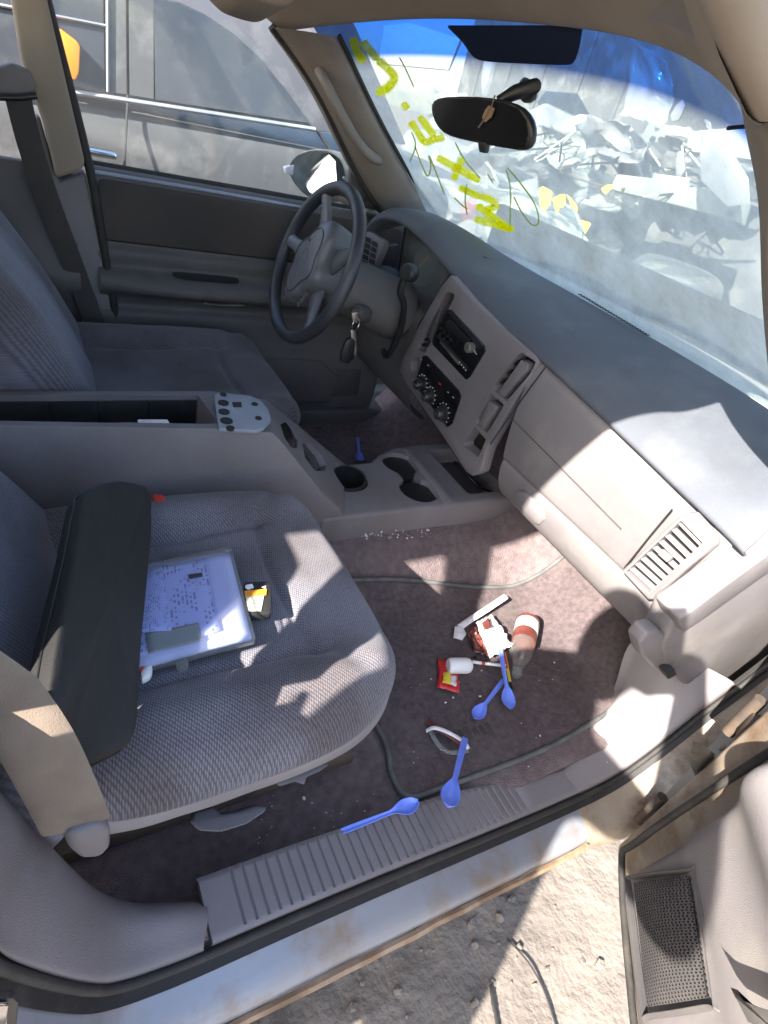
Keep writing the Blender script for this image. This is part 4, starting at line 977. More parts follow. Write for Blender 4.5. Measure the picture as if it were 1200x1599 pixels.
aj = [U(u, v, y=.62) for u, v in ((-20, 108), (18, 98), (44, 110), (57, 132), (56, 146), (40, 152), (-20, 148))]
prism('belt_guide', aj, (0, .03, 0), 'trim', SUV, bev=.008, seg=3)
tube('belt_guide_bar', [U(-20, 152, y=.612), U(30, 153, y=.612), U(58, 150, y=.612)], .006, 'black_plastic', SUV, seg=8)
rows = [[(x, y, z) for y, z in ((.73, 1.10), (.70, 1.155), (.68, 1.13), (.675, .98), (.63, .92), (.63, .88), (.675, .84), (.66, .6), (.67, .5))] for x in (-1.7, -1.0, -.5, -.05, .12)]
grid('rear_door_panel', rows, 'door_trim', SUV, sub=1)
for sg in (1, -1):
    prism('rear_quarter', [(-1.95, .70 * sg, .45), (-.95, .70 * sg, .45), (-.85, .70 * sg, 1.15), (-.93, .64 * sg, 1.6), (-1.12, .64 * sg, 1.6), (-1.06, .70 * sg, 1.15), (-1.95, .70 * sg, 1.15)], (0, .06 * sg, 0), 'dark_trim', SUV, bev=.006)
prism('rear_door', [(-1.0, -.74, .5), (-.24, -.74, .5), (-.19, -.74, 1.15), (-1.0, -.74, 1.15)], (0, -.07, 0), 'hood_grey', SUV, bev=.01)
prism('pillar_upper', [(-.05, -.70, 1.08), (-.20, -.70, 1.10), (-.36, -.67, 1.37), (-.52, -.63, 1.64), (-.42, -.63, 1.66), (-.26, -.67, 1.37), (-.09, -.70, 1.18)], (0, .045, .0), 'headliner', SUV, bev=.01)
rbox('rear_seat', (-.80, 0, .75), (.45, 1.25, .22), 'seat_side', SUV, bev=.06, seg=4)
rbox('rear_seat_back', (-1.10, 0, 1.05), (.16, 1.25, .6), 'seat_side', SUV, bev=.06, seg=4, rot=Matrix.Rotation(-.3, 3, 'Y'))
rbox('tail_panel', (-1.95, 0, .85), (.08, 1.45, .75), 'dark_trim', SUV, bev=.03)

# ---- headliner, roof, header
def hx(y): return .758 - .135 * (abs(y) / .5) ** 2.2
def hz(y): return 1.590 - .058 * (abs(y) / .5) ** 2.4
ysr = [-.60 + .06 * k for k in range(21)]
rows = []
for x0 in (-1.95, -1.6, -1.1, -.6, -.2, .15, .4):
    rows.append([(x0, y, 1.71 - .03 * (abs(y) / .6) ** 3) for y in ysr])
rows.append([(hx(y) - .16, y, hz(y) + .055 - .0 * abs(y)) for y in ysr])
rows.append([(hx(y) - .06, y, hz(y) + .018) for y in ysr])
rows.append([(hx(y) - .012, y, hz(y) - .002) for y in ysr])
rows.append([(hx(y) + .008, y, hz(y) + .002) for y in ysr])
rows.append([(hx(y) + .012, y, hz(y) + .02) for y in ysr])
grid('headliner', rows, 'headliner', SUV, sub=2, label='tan cloth headliner and header')
rows = [[(x, y, 1.785 - .05 * (abs(y) / .66) ** 4 - dz) for y in [-.66 + .11 * k for k in range(13)]] for x, dz in ((-2.0, .05), (-1.5, 0), (-.5, 0), (.2, 0), (.5, .06), (.70, .15))]
grid('roof_skin', rows, 'hood_grey', SUV, sub=1, sol=.012)
for sg in (1, -1):
    tube('roof_rail', smooth_path([(-1.95, .645 * sg, 1.72), (-.8, .65 * sg, 1.725), (-.1, .65 * sg, 1.72), (.08, .645 * sg, 1.70), (.24, .635 * sg, 1.648), (.38, .625 * sg, 1.585), (.56, .60 * sg, 1.53)], 4), (.03, .028), 'headliner', SUV, seg=12)
vs = [U(u, v, y=.42) for u, v in ((300, -60), (322, 0), (345, 22), (375, 33), (400, 38), (414, 30), (440, -60))]
prism('sun_visor', vs, (.0, -.16, .03), 'headliner', SUV, bev=.010, seg=3)
# ---- A pillars
lft = [(425, 42), (452, 78), (480, 118), (508, 168), (530, 215), (552, 262), (580, 310), (605, 345)]
rgt = [(527, 58), (545, 95), (566, 140), (588, 185), (612, 230), (636, 272), (660, 310), (684, 345)]
rows = []
for k, (a, b) in enumerate(zip(lft, rgt)):
    t = k / 7; ya = .575 + .085 * t; yb = .505 + .115 * t
    A = U(*a, y=ya); B2 = U(*b, y=yb)
    rows.append([A + Vector((0, .05, 0)), A, A.lerp(B2, .2) + Vector((0, -.018, 0)), A.lerp(B2, .5) + Vector((0, -.024, .002)), A.lerp(B2, .8) + Vector((0, -.016, 0)), B2, B2 + Vector((.02, .03, 0))])
grid('far_pillar_cover', rows, 'trim_tan', SUV, sub=2)
tube('door_seal', smooth_path([U(*a, y=.585 + .08 * k / 7) for k, a in enumerate(lft)], 3), .008, 'rubber', SUV, seg=8)
tube('glass_edge', smooth_path([U(u + 3, v - 2, y=.51 + .11 * k / 7) for k, (u, v) in enumerate(rgt)], 3), .005, 'rubber', SUV, seg=8)
gh = smooth_path([U(u, v, y=y) for u, v, y in ((500, 112, .55), (506, 124, .525), (520, 152, .52), (540, 190, .53), (562, 226, .545), (582, 246, .56), (593, 250, .59))], 4)
tube('grab_handle', gh, [(.013, .010)] * len(gh), 'trim_tan', SUV, seg=12)
inn_e = [(1010, 36), (1040, 45), (1075, 60), (1105, 85), (1130, 118), (1150, 152), (1163, 200), (1178, 260), (1188, 330), (1188, 430), (1194, 510), (1202, 590), (1212, 660)]
yy_ = np.interp(range(13), [0, 12], [-.455, -.615])
rows = []
for k, ((u, v), y) in enumerate(zip(inn_e, yy_)):
    p = U(u, v, y=float(y)); q = Vector((-.06, -.13, .03)) if k < 6 else Vector((-.075, -.12, -.005))
    rows.append([p + Vector((.03, .0, .02)), p + Vector((.008, .002, .004)), p, p + q * .3 + Vector((-.012, .012, -.005)), p + q * .7 + Vector((-.008, .008, -.004)), p + q, p + q + Vector((.04, -.015, .02)), p + Vector((.06, -.03, .03))])
grid('near_pillar_cover', rows, 'trim_tan', SUV, sub=2, cu=True)
tube('pillar_joint', [U(u, v, y=float(-.527)) + Vector((-.016, .004, -.004)) for u, v in ((1160, 200), (1200, 196))], .002, 'black_matte', SUV, seg=6)

# ---- windscreen
rows = []; NV, NU_ = 26, 44
for i in range(NV + 1):
    t = i / NV; r_ = []
    for j in range(NU_ + 1):
        s = -1 + 2 * j / NU_
        yb, yt = .67 * s, .56 * s
        b = Vector((1.135 - .10 * (abs(yb) / .7) ** 3, yb, 1.170)); tp = Vector((hx(yt) + .012, yt, hz(yt) + .012))
        p = b.lerp(tp, t) + Vector((.5, 0, .6)) * (.05 * t * (1 - t)) * 1.0
        r_.append(p)
    rows.append(r_)
WS = grid('windscreen', rows, 'windshield_glass', SUV, sub=0, uv=True, label='dusty windscreen with blue shade band and yellow paint writing')
wv = [Vector(p) for r_ in rows for p in r_]; nc = NU_ + 1
wf = [(i * nc + j, i * nc + j + 1, (i + 1) * nc + j + 1, (i + 1) * nc + j) for i in range(NV) for j in range(NU_)]
BVH = BVHTree.FromPolygons(wv, wf)
def WU(u, v, off=.004):
    d = ray(u, v).normalized(); h = BVH.ray_cast(CAM, d)
    if h[0] is None: return CAM + d * 1.3
    return h[0] - d * off
def stroke(px, wpx, matn, name, off=.004, n=5):
    P = smooth_path([Vector((u, v, 0)) for u, v in px], n); bm = bmesh.new(); L = bm.loops.layers.uv.new('uv'); V = []
    for i, p in enumerate(P):
        t = (P[min(i + 1, len(P) - 1)] - P[max(i - 1, 0)]).normalized(); s = Vector((-t.y, t.x, 0))
        w_ = wpx * (1 + .18 * noise.noise(p * .06)) * (1 if 0 < i < len(P) - 1 else .55)
        V.append([bm.verts.new(WU(*(p + s * w_ * k)[:2], off)) for k in (-1, -.33, .33, 1)])
    for i in range(len(V) - 1):
        for k in range(3):
            f = bm.faces.new([V[i][k], V[i][k + 1], V[i + 1][k + 1], V[i + 1][k]])
            for l, uu in zip(f.loops, (k / 3, (k + 1) / 3, (k + 1) / 3, k / 3)): l[L].uv = (uu, 0)
    return fin(name, bm, matn, WS, angle=180)
def z1(*p): return [(540 + x / 3.75, 30 + y / 3.75) for x, y in p]
for px in (z1((45, 110), (60, 180), (110, 255)), z1((100, 130), (130, 170), (190, 240)), z1((190, 240), (235, 280), (285, 340), (250, 400), (180, 435)), z1((335, 490), (365, 530)), z1((380, 600), (420, 660), (465, 720), (520, 705), (580, 695)), z1((430, 570), (470, 620), (520, 690)), z1((535, 810), (610, 850), (700, 900), (785, 950)), z1((685, 815), (660, 870), (630, 945)), z1((665, 985), (760, 1030), (850, 1060), (880, 1100), (820, 1115)), z1((770, 1090), (860, 1160), (975, 1240)), z1((755, 1170), (860, 1200), (985, 1235))):
    stroke(px, 9.5 if px[0][1] < 100 else 8, 'spray_yellow', 'paint_stroke')
for px in (z1((315, 225), (350, 290), (400, 400)), z1((385, 660), (410, 740), (375, 840)), z1((405, 740), (440, 840), (480, 920), (500, 860), (485, 800)), z1((490, 800), (530, 900), (580, 1030)), z1((710, 965), (700, 1060), (712, 1150)), z1((635, 1045), (680, 1090), (715, 1115)), z1((940, 880), (965, 1000), (962, 1220)), z1((945, 870), (1030, 970), (1110, 1090), (1130, 1190), (1090, 1205), (1030, 1130), (985, 1040)), z1((640, 720), (700, 830), (790, 935)), z1((830, 905), (865, 965))):
    stroke(px, 1.6, 'spray_green', 'paint_scribble')
fr = smooth_path([Vector((*p, 0)) for p in ((700, 44), (722, 66), (740, 90), (765, 97), (820, 100), (880, 102), (896, 98), (905, 75), (910, 44))], 3)
bm = bmesh.new(); lo_ = [bm.verts.new(WU(p.x, p.y, .002)) for p in fr]; hi_ = [bm.verts.new(WU(p.x, min(p.y, 40), .002)) for p in fr]
for a, b, c, d in zip(lo_, lo_[1:], hi_[1:], hi_):
    try: bm.faces.new([a, b, c, d])
    except ValueError: pass
mat('frit', (.006, .014, .05), .5); fin('shade_patch', bm, 'frit', WS, label='dark printed patch above the mirror')
# ---- inside mirror
RM = adopt(thing('rear_view_mirror', None, None, (.72, .05, 1.45)), SUV); RM['label'] = 'black rear view mirror on a windscreen stalk'
mp_ = [(673, 170), (676, 158), (690, 152), (745, 151), (790, 158), (815, 168), (829, 188), (832, 212), (826, 232), (812, 236), (760, 226), (712, 216), (690, 208), (678, 190)]
PM = Vector((.70, .04, 1.45)); NM = Vector((-.95, -.25, -.12)).normalized()
mq = [UP(u, v, PM, NM) for u, v in mp_]; mc = sum(mq, Vector()) / len(mq)
rows = [[mc + (p - mc) * s - NM * d for p in mq] for s, d in ((.02, 0), (.95, 0), (1.01, .0), (1.04, .006), (1.0, .016), (.9, .03), (.5, .038), (.02, .04))]
grid('mirror_case', rows, 'black_plastic', RM, cu=True, sub=1)
prism('mirror_face', [mc + (p - mc) * .92 + NM * .002 for p in mq], -NM * .002, 'gloss_black', RM)
prism('dip_tab', [UP(u, v, PM, NM) for u, v in ((744, 212), (762, 214), (757, 240), (748, 238))], -NM * .012, 'black_plastic', RM, bev=.002)
wa = WU(826, 140, .0)
tube('stalk', [UP(766, 158, PM, NM) - NM * .02, UP(784, 143, PM, NM) - NM * .035, UP(806, 132, PM, NM) - NM * .05, wa + Vector((-.012, 0, 0))], [.008, .0115, .0115, .007], 'black_plastic', RM, seg=12)
wnrm = Vector((.62, 0, .78))
lathe('glass_button', wa - wnrm * .016, wnrm, [(.001, 0), (.014, .0), (.020, .006), (.022, .014), (.022, .018)], 'black_plastic', RM, seg=20)
HC = thing('hanging_charm', 'small brown wooden charm hanging in front of the rear view mirror', 'charm', UP(766, 175, PM, NM) + NM * .006)
prism('tag', [UP(u, v, PM, NM) + NM * .008 for u, v in ((768, 165), (777, 170), (772, 184), (762, 192), (757, 185), (762, 172))], -NM * .003, 'rust', HC, bev=.001)
tube('cord', [UP(u, v, PM, NM) + NM * .008 for u, v in ((778, 150), (773, 166), (766, 180), (755, 196), (752, 200))], .0014, 'webbing', HC, seg=6)

# ---- front of the car beyond the glass
rows = []
for x in (1.17, 1.25, 1.4, 1.7, 2.0, 2.25, 2.38, 2.42):
    rows.append([(x, y, hood_z(x) + .03 - .05 * (abs(y) / .8) ** 3 - (.08 if x > 2.4 else 0)) for y in [-.82 + .164 * k for k in range(11)]])
grid('hood', rows, 'hood_grey', SUV, sub=2, sol=.01, label='dusty grey hood seen through the windscreen')
cwl = [WU(u, v, -.06) for u, v in ((860, 430), (960, 478), (1080, 540), (1210, 612), (1290, 650))]
prism('cowl', [(1.15, -.74, 1.155), (1.165, 0, 1.165), (1.15, .74, 1.155), (1.22, .74, 1.150), (1.235, 0, 1.160), (1.22, -.74, 1.150)], (0, 0, -.03), 'beam_green', SUV, bev=.006)
tube('wiper', [(1.17, .1, 1.19), (1.19, -.25, 1.20), (1.17, -.50, 1.19)], .007, 'black_matte', SUV, seg=8)
for sg in (1, -1):
    prism('fender', [(1.06, .80 * sg, .35), (1.20, .80 * sg, .35), (1.30, .80 * sg, .70), (1.55, .80 * sg, .86), (1.85, .80 * sg, .84), (2.05, .80 * sg, .60), (2.1, .80 * sg, .4), (2.4, .80 * sg, .45), (2.42, .80 * sg, 1.0), (1.2, .80 * sg, 1.10), (1.06, .80 * sg, 1.12)], (0, .06 * sg, 0), 'hood_grey', SUV, bev=.012)
    lathe('road_wheel', (1.68, .62 * sg, .36), (0, sg, 0), [(.001, 0), (.22, 0), (.36, .03), (.36, .2), (.24, .22), (.2, .16), (.001, .16)], 'black_matte', SUV)
rbox('nose_panel', (2.36, 0, .7), (.08, 1.6, .6), 'dark_metal', SUV, bev=.03)
rbox('engine_block', (1.75, 0, .72), (.7, .55, .5), 'dark_metal', SUV, bev=.05)
def onz(px, z): return [U(u, v, z=z) for u, v in px]
lens = onz(((978, 440), (985, 412), (1000, 405), (1030, 415), (1090, 432), (1130, 455), (1128, 470), (1090, 478), (1020, 462), (985, 458)), 1.14)
lc = sum(lens, Vector()) / len(lens)
LN = grid('lamp_lens', [[lc + (p - lc) * s + Vector((0, 0, h)) for p in lens] for s, h in ((1.04, -.02), (1.0, .015), (.92, .04), (.6, .055), (.03, .06))], 'clear_plastic', None, cu=True, sub=2)
tag(LN, 'clear plastic headlamp lens lying on the grey hood', 'lamp lens')
FS = []
for k, (px, x, lab, mtn, amp) in enumerate((
    (((640, 300), (760, 268), (905, 400), (720, 380)), 1.62, 'large crumpled clear plastic sheet piled on the far hood edge', 'film', .06),
    (((760, 262), (850, 300), (935, 420), (860, 400)), 1.70, 'torn clear plastic sheet beside the yellow shreds', 'film', .05),
    (((770, 330), (860, 330), (950, 445), (860, 425)), 1.50, 'milky plastic sheet spread over the hood', 'film', .03),
    (((980, 60), (1040, 95), (1035, 200), (965, 180)), 2.9, 'clear film hanging down above the white beams', 'film', .02))):
    o = crumple('plastic_sheet', px, x, k * 3.7, mtn, None, amp, 18); tag(o, lab, 'plastic sheet')
for px, x in ((((842, 297), (849, 294), (858, 300), (856, 318), (851, 322), (849, 337), (845, 326), (842, 318)), 1.66), (((866, 314), (873, 306), (884, 306), (886, 318), (880, 326), (876, 324), (870, 340), (867, 328)), 1.66), (((886, 306), (894, 312), (903, 326), (900, 332), (891, 322)), 1.66), (((911, 347), (918, 350), (919, 362), (914, 366), (911, 358)), 1.66), (((884, 394), (898, 396), (908, 408), (920, 424), (906, 424), (894, 412)), 1.5), (((940, 297), (950, 291), (959, 292), (955, 299), (946, 304)), 1.9)):
    q = [X(u, v, x) + Vector((.03 * noise.noise(Vector((u * .3, v * .3, 0))), 0, 0)) for u, v in px]
    o = prism('plastic_shred', q, (.004, .01, .004), 'yellow_wrap'); tag(o, 'bright yellow torn plastic shred caught among the clear sheets', 'shred', 'yellow shreds among the sheets')
o = prism('fallen_panel', [X(u, v, 1.8) for u, v in ((715, 322), (742, 312), (752, 330), (735, 352), (712, 345))], (.02, .04, 0), 'red_plastic', None, bev=.004); tag(o, 'faded red plastic panel standing behind the yellow writing', 'panel')
o = prism('tarp', [X(u, v, 5.2) for u, v in ((600, 40), (640, 35), (720, 60), (700, 110), (590, 100))], (.1, .1, 0), 'wrap_white', None, bev=.02); tag(o, 'pale wrapped bundle on top of the stacked wrecks', 'bundle')

# broken scrap heaped over the wrecks
random.seed(21)
cols_ = ['silver_paint', 'van_grey', 'beam_green', 'film', 'silver_paint', 'van_grey', 'film']
for k in range(26):
    u = random.uniform(690, 1190); v = 150 + .30 * (u - 690) + random.gauss(10, 55); x = random.uniform(2.7, 4.6)
    if v > 60 + .42 * (u - 560) or v < 70: v = 160 + .25 * (u - 690)
    p0 = X(u, v, x); n_ = random.randint(4, 7); L0 = random.uniform(.05, .22); asp = random.uniform(.2, .7); a0 = random.uniform(0, 6.28); q = []
    for j in range(n_):
        a = 2 * math.pi * j / n_; rr = L0 * random.uniform(.6, 1.1); e = Vector((0, math.cos(a) * rr, math.sin(a) * rr * asp)); e = Matrix.Rotation(a0, 3, 'X') @ e; e = Matrix.Rotation(random.uniform(-.05, .05) + k % 5 * .25 - .5, 3, 'Z') @ e; q.append(p0 + e)
    prism('scrap_piece', q, (random.uniform(.01, .05), .01, 0), random.choice(cols_), SC if p0.y > 2.0 else ST, bev=.003)
for k in range(16):
    u = random.uniform(700, 1180); v = 175 + .27 * (u - 700) + random.gauss(0, 28); x = random.uniform(2.8, 4.2); w_ = random.uniform(25, 60); h_ = random.uniform(14, 34); t_ = random.uniform(-12, 12)
    c_ = crumple('bent_panel', ((u - w_, v - h_ + t_), (u + w_, v - h_ - t_), (u + w_ * .9, v + h_ - t_), (u - w_ * .9, v + h_ + t_)), x, k * 2.3, random.choice(('silver_paint', 'van_grey', 'film', 'beam_green', 'film')), SC if X(u, v, x).y > 2.0 else ST, .05, 14, .15)
    for pg in c_.data.polygons: pg.use_smooth = True
    c_.data.set_sharp_from_angle(angle=math.radians(60))
for k in range(9):
    u = random.uniform(740, 1180); p0 = X(u, 190 + .25 * (u - 700), 3.0); pts = [p0 + Vector((random.uniform(-.2, .2), random.uniform(-.3, .3), random.uniform(-.15, .15))) for _ in range(5)]
    tube('loose_wire', smooth_path(pts, 5), .006, random.choice(('black_plastic', 'beam_white', 'dark_metal')), ST, seg=6)
# ---- open passenger door
PD = adopt(thing('passenger_door', None, None, (.95, -.86, .45)), SUV); PD['label'] = 'open front passenger door with mesh speaker grille'
O = Vector((.955, -.865, 0)); dv = Vector((-.643, -.766, 0)); nv = Vector((-.766, .643, 0))
def D(s, t, z): return O + dv * s + nv * t + Vector((0, 0, z))
def DU(u, v, t): return UP(u, v, O + nv * t, nv)
zs = [(.43, .085), (.46, .10), (.52, .105), (.60, .106), (.66, .108), (.70, .120), (.76, .125), (.82, .13), (.86, .155), (.89, .172), (.93, .17), (.96, .14), (1.0, .125), (1.10, .12), (1.13, .105), (1.135, .07)]
rows = []
for s in (0, .015, .04, .1, .2, .35, .5, .65, .8, .9, .92):
    rows.append([D(.115 + max(0, z - .5) * .17 + s * (1 - .1 * max(0, z - .5)), t if 0.005 < s < .91 else t - .03, z) for z, t in zs])
panel = grid('door_panel', rows, 'dash_skin', PD, sub=2)
prism('door_shell', [D(.03, .0, .40), D(1.06, 0, .40), D(1.08, 0, 1.10), D(.05, 0, 1.10)], nv * .075, 'paint_cream', PD, bev=.012, seg=3, label='rusty cream door shell edge')
prism('door_skin', [D(-.06, -.012, .38), D(1.1, -.012, .38), D(1.12, -.012, 1.12), D(-.08, -.012, 1.12)], nv * .010, 'hood_grey', PD, bev=.003)
for s0, s1_, z0, z1_, tl in ((.0, .06, 1.12, 1.50, 0),):
    pass
tube('window_frame', smooth_path([D(.03, .05, 1.10), D(.14, .045, 1.22), D(.34, .03, 1.42), D(.48, .02, 1.50), D(.70, .01, 1.53), D(.96, .01, 1.53), D(1.03, .02, 1.46), D(1.05, .05, 1.10)], 4), (.02, .018), 'rubber', PD, seg=8)
tube('door_seal', smooth_path([D(.15, .09, 1.05), D(.11, .088, .8), D(.075, .088, .5), D(.10, .088, .435), D(.4, .09, .42), D(1.0, .09, .42)], 4), .006, 'rubber', PD, seg=8)
for zz in (.50, .80):
    h0 = D(.035, .045, zz)
    rbox('hinge', h0, (.05, .035, .05), 'dark_metal', PD, bev=.006, rot=Matrix.Rotation(.5, 3, 'Z'))
    cyl('hinge_pin', D(.0, .05, zz - .045), D(.0, .05, zz + .045), .010, 'dark_metal', PD, seg=14)
prism('check_strap', [U(u, v, y=-.835) for u, v in ((1080, 1155), (1105, 1172), (1105, 1210), (1090, 1225), (1075, 1190))], (.01, -.01, 0), 'grey_metal', PD, bev=.003)
prism('shut_face_cover', [U(u, v, y=-.83) for u, v in ((1120, 1170), (1200, 1112), (1210, 1145), (1140, 1208))], (.008, -.008, 0), 'paint_cream', PD, bev=.004)
# speaker grille: a frame with a bulging mesh of real dimples, the shade inside painted black
gq = [(988, 1372), (1078, 1362), (1088, 1372), (1116, 1556), (1106, 1568), (1018, 1582), (1006, 1570), (984, 1390)]
TS = .112
fp_ = [DU(u, v, TS) for u, v in gq]; fc = sum(fp_, Vector()) / len(fp_)
rows = [[fc + (p - fc) * s + nv * h for p in smooth_path(fp_, 4, True)] for s, h in ((1.07, -.004), (1.05, .003), (1.03, .006), (1.01, .006), (1.0, .002), (.985, -.004))]
grid('grille_frame', rows, 'dark_trim', PD, cu=True, sub=1)
g4 = [DU(u, v, TS) for u, v in ((992, 1380), (1078, 1368), (1108, 1560), (1014, 1574))]
bm = bmesh.new(); GA, GB = 40, 19
def gpt(s, t):
    p = (g4[0] * (1 - s) + g4[1] * s) * (1 - t) + (g4[3] * (1 - s) + g4[2] * s) * t
    return p + nv * (.003 + .009 * (1 - (2 * s - 1) ** 2) * (1 - (2 * t - 1) ** 4))
vv = {}
def gv_(i, j, d):
    k = (i, j, d)
    if k not in vv: vv[k] = bm.verts.new(gpt(j / (GB * 4), i / (GA * 2)) - nv * (.004 * d))
    return vv[k]
for i in range(GA):
    for j in range(GB):
        o2 = 2 if i % 2 else 0
        a_ = [(2 * i, 4 * j), (2 * i, 4 * j + 4), (2 * i + 2, 4 * j + 4), (2 * i + 2, 4 * j)]
        c0_ = [(2 * i + .35, 4 * j + .8 + o2 * .5), (2 * i + .35, 4 * j + 2.7 + o2 * .5), (2 * i + 1.65, 4 * j + 2.7 + o2 * .5), (2 * i + 1.65, 4 * j + .8 + o2 * .5)]
        A = [gv_(x, y, 0) for x, y in a_]; B = [gv_(x, y, 0) for x, y in c0_]; Cc = [gv_(x, y, 1) for x, y in c0_]
        for k in range(4):
            bm.faces.new([A[k], A[(k + 1) % 4], B[(k + 1) % 4], B[k]]); bm.faces.new([B[k], B[(k + 1) % 4], Cc[(k + 1) % 4], Cc[k]]).material_index = 1
        bm.faces.new(Cc).material_index = 1
go = fin('speaker_grille', bm, 'dark_trim', PD, smooth=False, label='dark mesh speaker grille'); go.data.materials.append(M['black_matte'])
prism('pull_recess', [DU(u, v, .155) for u, v in ((1152, 1546), (1160, 1562), (1190, 1575), (1240, 1590), (1240, 1630), (1180, 1600))], nv * .008, 'dark_trim', PD, bev=.003)

# ================================================================== LOOSE THINGS
# black console lid leaning against the seat back
lp = [((133, 768), .965), ((160, 753), .958), ((192, 748), .93), ((230, 756), .905), ((238, 772), .888), ((239, 830), .882), ((222, 1010), .880), ((215, 1140), .880), ((206, 1162), .882), ((150, 1190), .90), ((95, 1212), .93), ((76, 1195), .95), ((66, 1150), .965), ((85, 1010), .968), ((118, 860), .968)]
P = [U(u, v, z=z) for (u, v), z in lp]; P0 = P; P = [P0[i].lerp(P0[(i + 1) % len(P0)], t) for i in range(len(P0)) for t in (0, .33, .67)]; c = sum(P, Vector()) / len(P)
up_ = Vector((-.30, -.02, .95)).normalized()
up_ = (P0[5] - P0[0]).cross(P0[12] - P0[0]).normalized(); up_ = up_ if up_.z > 0 else -up_
ALD = thing('armrest_lid', 'black padded armrest lid propped across the passenger seat against its backrest', 'armrest lid', c)
PAD = grid('padding', [[c + (p - c) * s + up_ * h for p in P] for s, h in ((.90, -.034), (.985, -.032), (1.0, -.026), (1.0, -.010), (.992, -.003), (.97, .0), (.92, .002), (.6, .004), (.1, .005))], 'leather_black', ALD, cu=True, sub=2, cap=True)
tube('stitched_seam', [c + (p - c) * 1.002 + up_ * -.016 for p in P], .0014, 'black_plastic', ALD, seg=6, closed=True)
# document wallet with papers
def seatp(u, v, z=.818): return U(u, v, z=z)
WL = thing('document_wallet', 'clear plastic wallet of white printed forms tinted skylight blue lying on the passenger seat', 'documents', seatp(300, 950))
def sheet(name, px, z, th, matn, par, bev=.001, label=None, uvq=True):
    pts = [seatp(u, v, z) for u, v in px]
    bm = bmesh.new(); L = bm.loops.layers.uv.new('uv')
    n = 8; (a, b, c_, d) = pts; V = []
    for i in range(n + 1):
        r_ = []
        for j in range(n + 1):
            s, t = i / n, j / n; p = (a * (1 - s) + b * s) * (1 - t) + (d * (1 - s) + c_ * s) * t
            p.z += .0025 * noise.noise(p * 14 + Vector((z * 99, 0, 0))); r_.append(bm.verts.new(p))
        V.append(r_)
    for i in range(n):
        for j in range(n):
            f = bm.faces.new([V[i][j], V[i + 1][j], V[i + 1][j + 1], V[i][j + 1]])
            for l, (x_, y_) in zip(f.loops, ((i, j), (i + 1, j), (i + 1, j + 1), (i, j + 1))): l[L].uv = (x_ / n, y_ / n)
    return fin(name, bm, matn, par, sol=th, label=label, angle=180)
sheet('back_cover', ((205, 893), (360, 858), (398, 1002), (205, 1052)), .832, .014, 'film', WL)
sheet('paper_stack', ((205, 896), (357, 862), (393, 998), (205, 1048)), .843, .006, 'paper_skylit', WL)
sheet('form', ((205, 888), (322, 873), (345, 985), (205, 1030)), .849, .002, 'printed_paper', WL)
sheet('form', ((205, 890), (255, 891), (268, 985), (205, 990)), .852, .002, 'printed_paper', WL)
sheet('green_slip', ((228, 990), (310, 972), (318, 1000), (232, 1022)), .8525, .001, 'beam_green', WL)
sheet('plastic_cover', ((205, 884), (362, 860), (396, 998), (205, 1048)), .8545, .0006, 'sleeve', WL)
prism('bar_code', [seatp(u, v, .8532) for u, v in ((294, 898), (316, 895), (317, 901), (295, 904))], (0, 0, .0008), 'black_plastic', WL)
prism('clip', [seatp(u, v, .852) for u, v in ((274, 1034), (286, 1026), (296, 1030), (294, 1038), (282, 1042))], (0, 0, -.012), 'clear_plastic', WL, bev=.002)
rb = thing('lighter', 'white and red plastic lighter half hidden under the armrest lid', 'lighter', seatp(228, 1045, .835))
prism('body', [seatp(u, v, .845) for u, v in ((219, 1050), (234, 1030), (239, 1042), (236, 1052), (222, 1060))], (0, 0, -.014), 'white_plastic', rb, bev=.003)
prism('end', [seatp(u, v, .846) for u, v in ((219, 1030), (226, 1026), (228, 1040), (219, 1050))], (0, 0, -.014), 'red_plastic', rb, bev=.002)
CB = thing('retail_card', 'small black hang card with orange and white label on the seat', 'packet', seatp(405, 935))
prism('card', [seatp(u, v, .838) for u, v in ((381, 910), (388, 908), (422, 907), (425, 930), (424, 958), (390, 961))], (0, 0, -.014), 'black_matte', CB, bev=.003)
prism('label', [seatp(u, v, .8395) for u, v in ((383, 926), (414, 923), (408, 954), (388, 954))], (0, 0, -.0015), 'label_white', CB)
prism('label_band', [seatp(u, v, .8405) for u, v in ((382, 923), (417, 920), (416, 929), (383, 932))], (0, 0, -.0012), 'orange_label', CB)
for q in (((384, 914), (394, 912), (397, 918), (388, 921), (383, 918)), ((409, 917), (416, 915), (415, 919))):
    prism('hang_hole', [seatp(u, v, .8395) for u, v in q], (0, 0, -.001), 'wrap_white', CB)
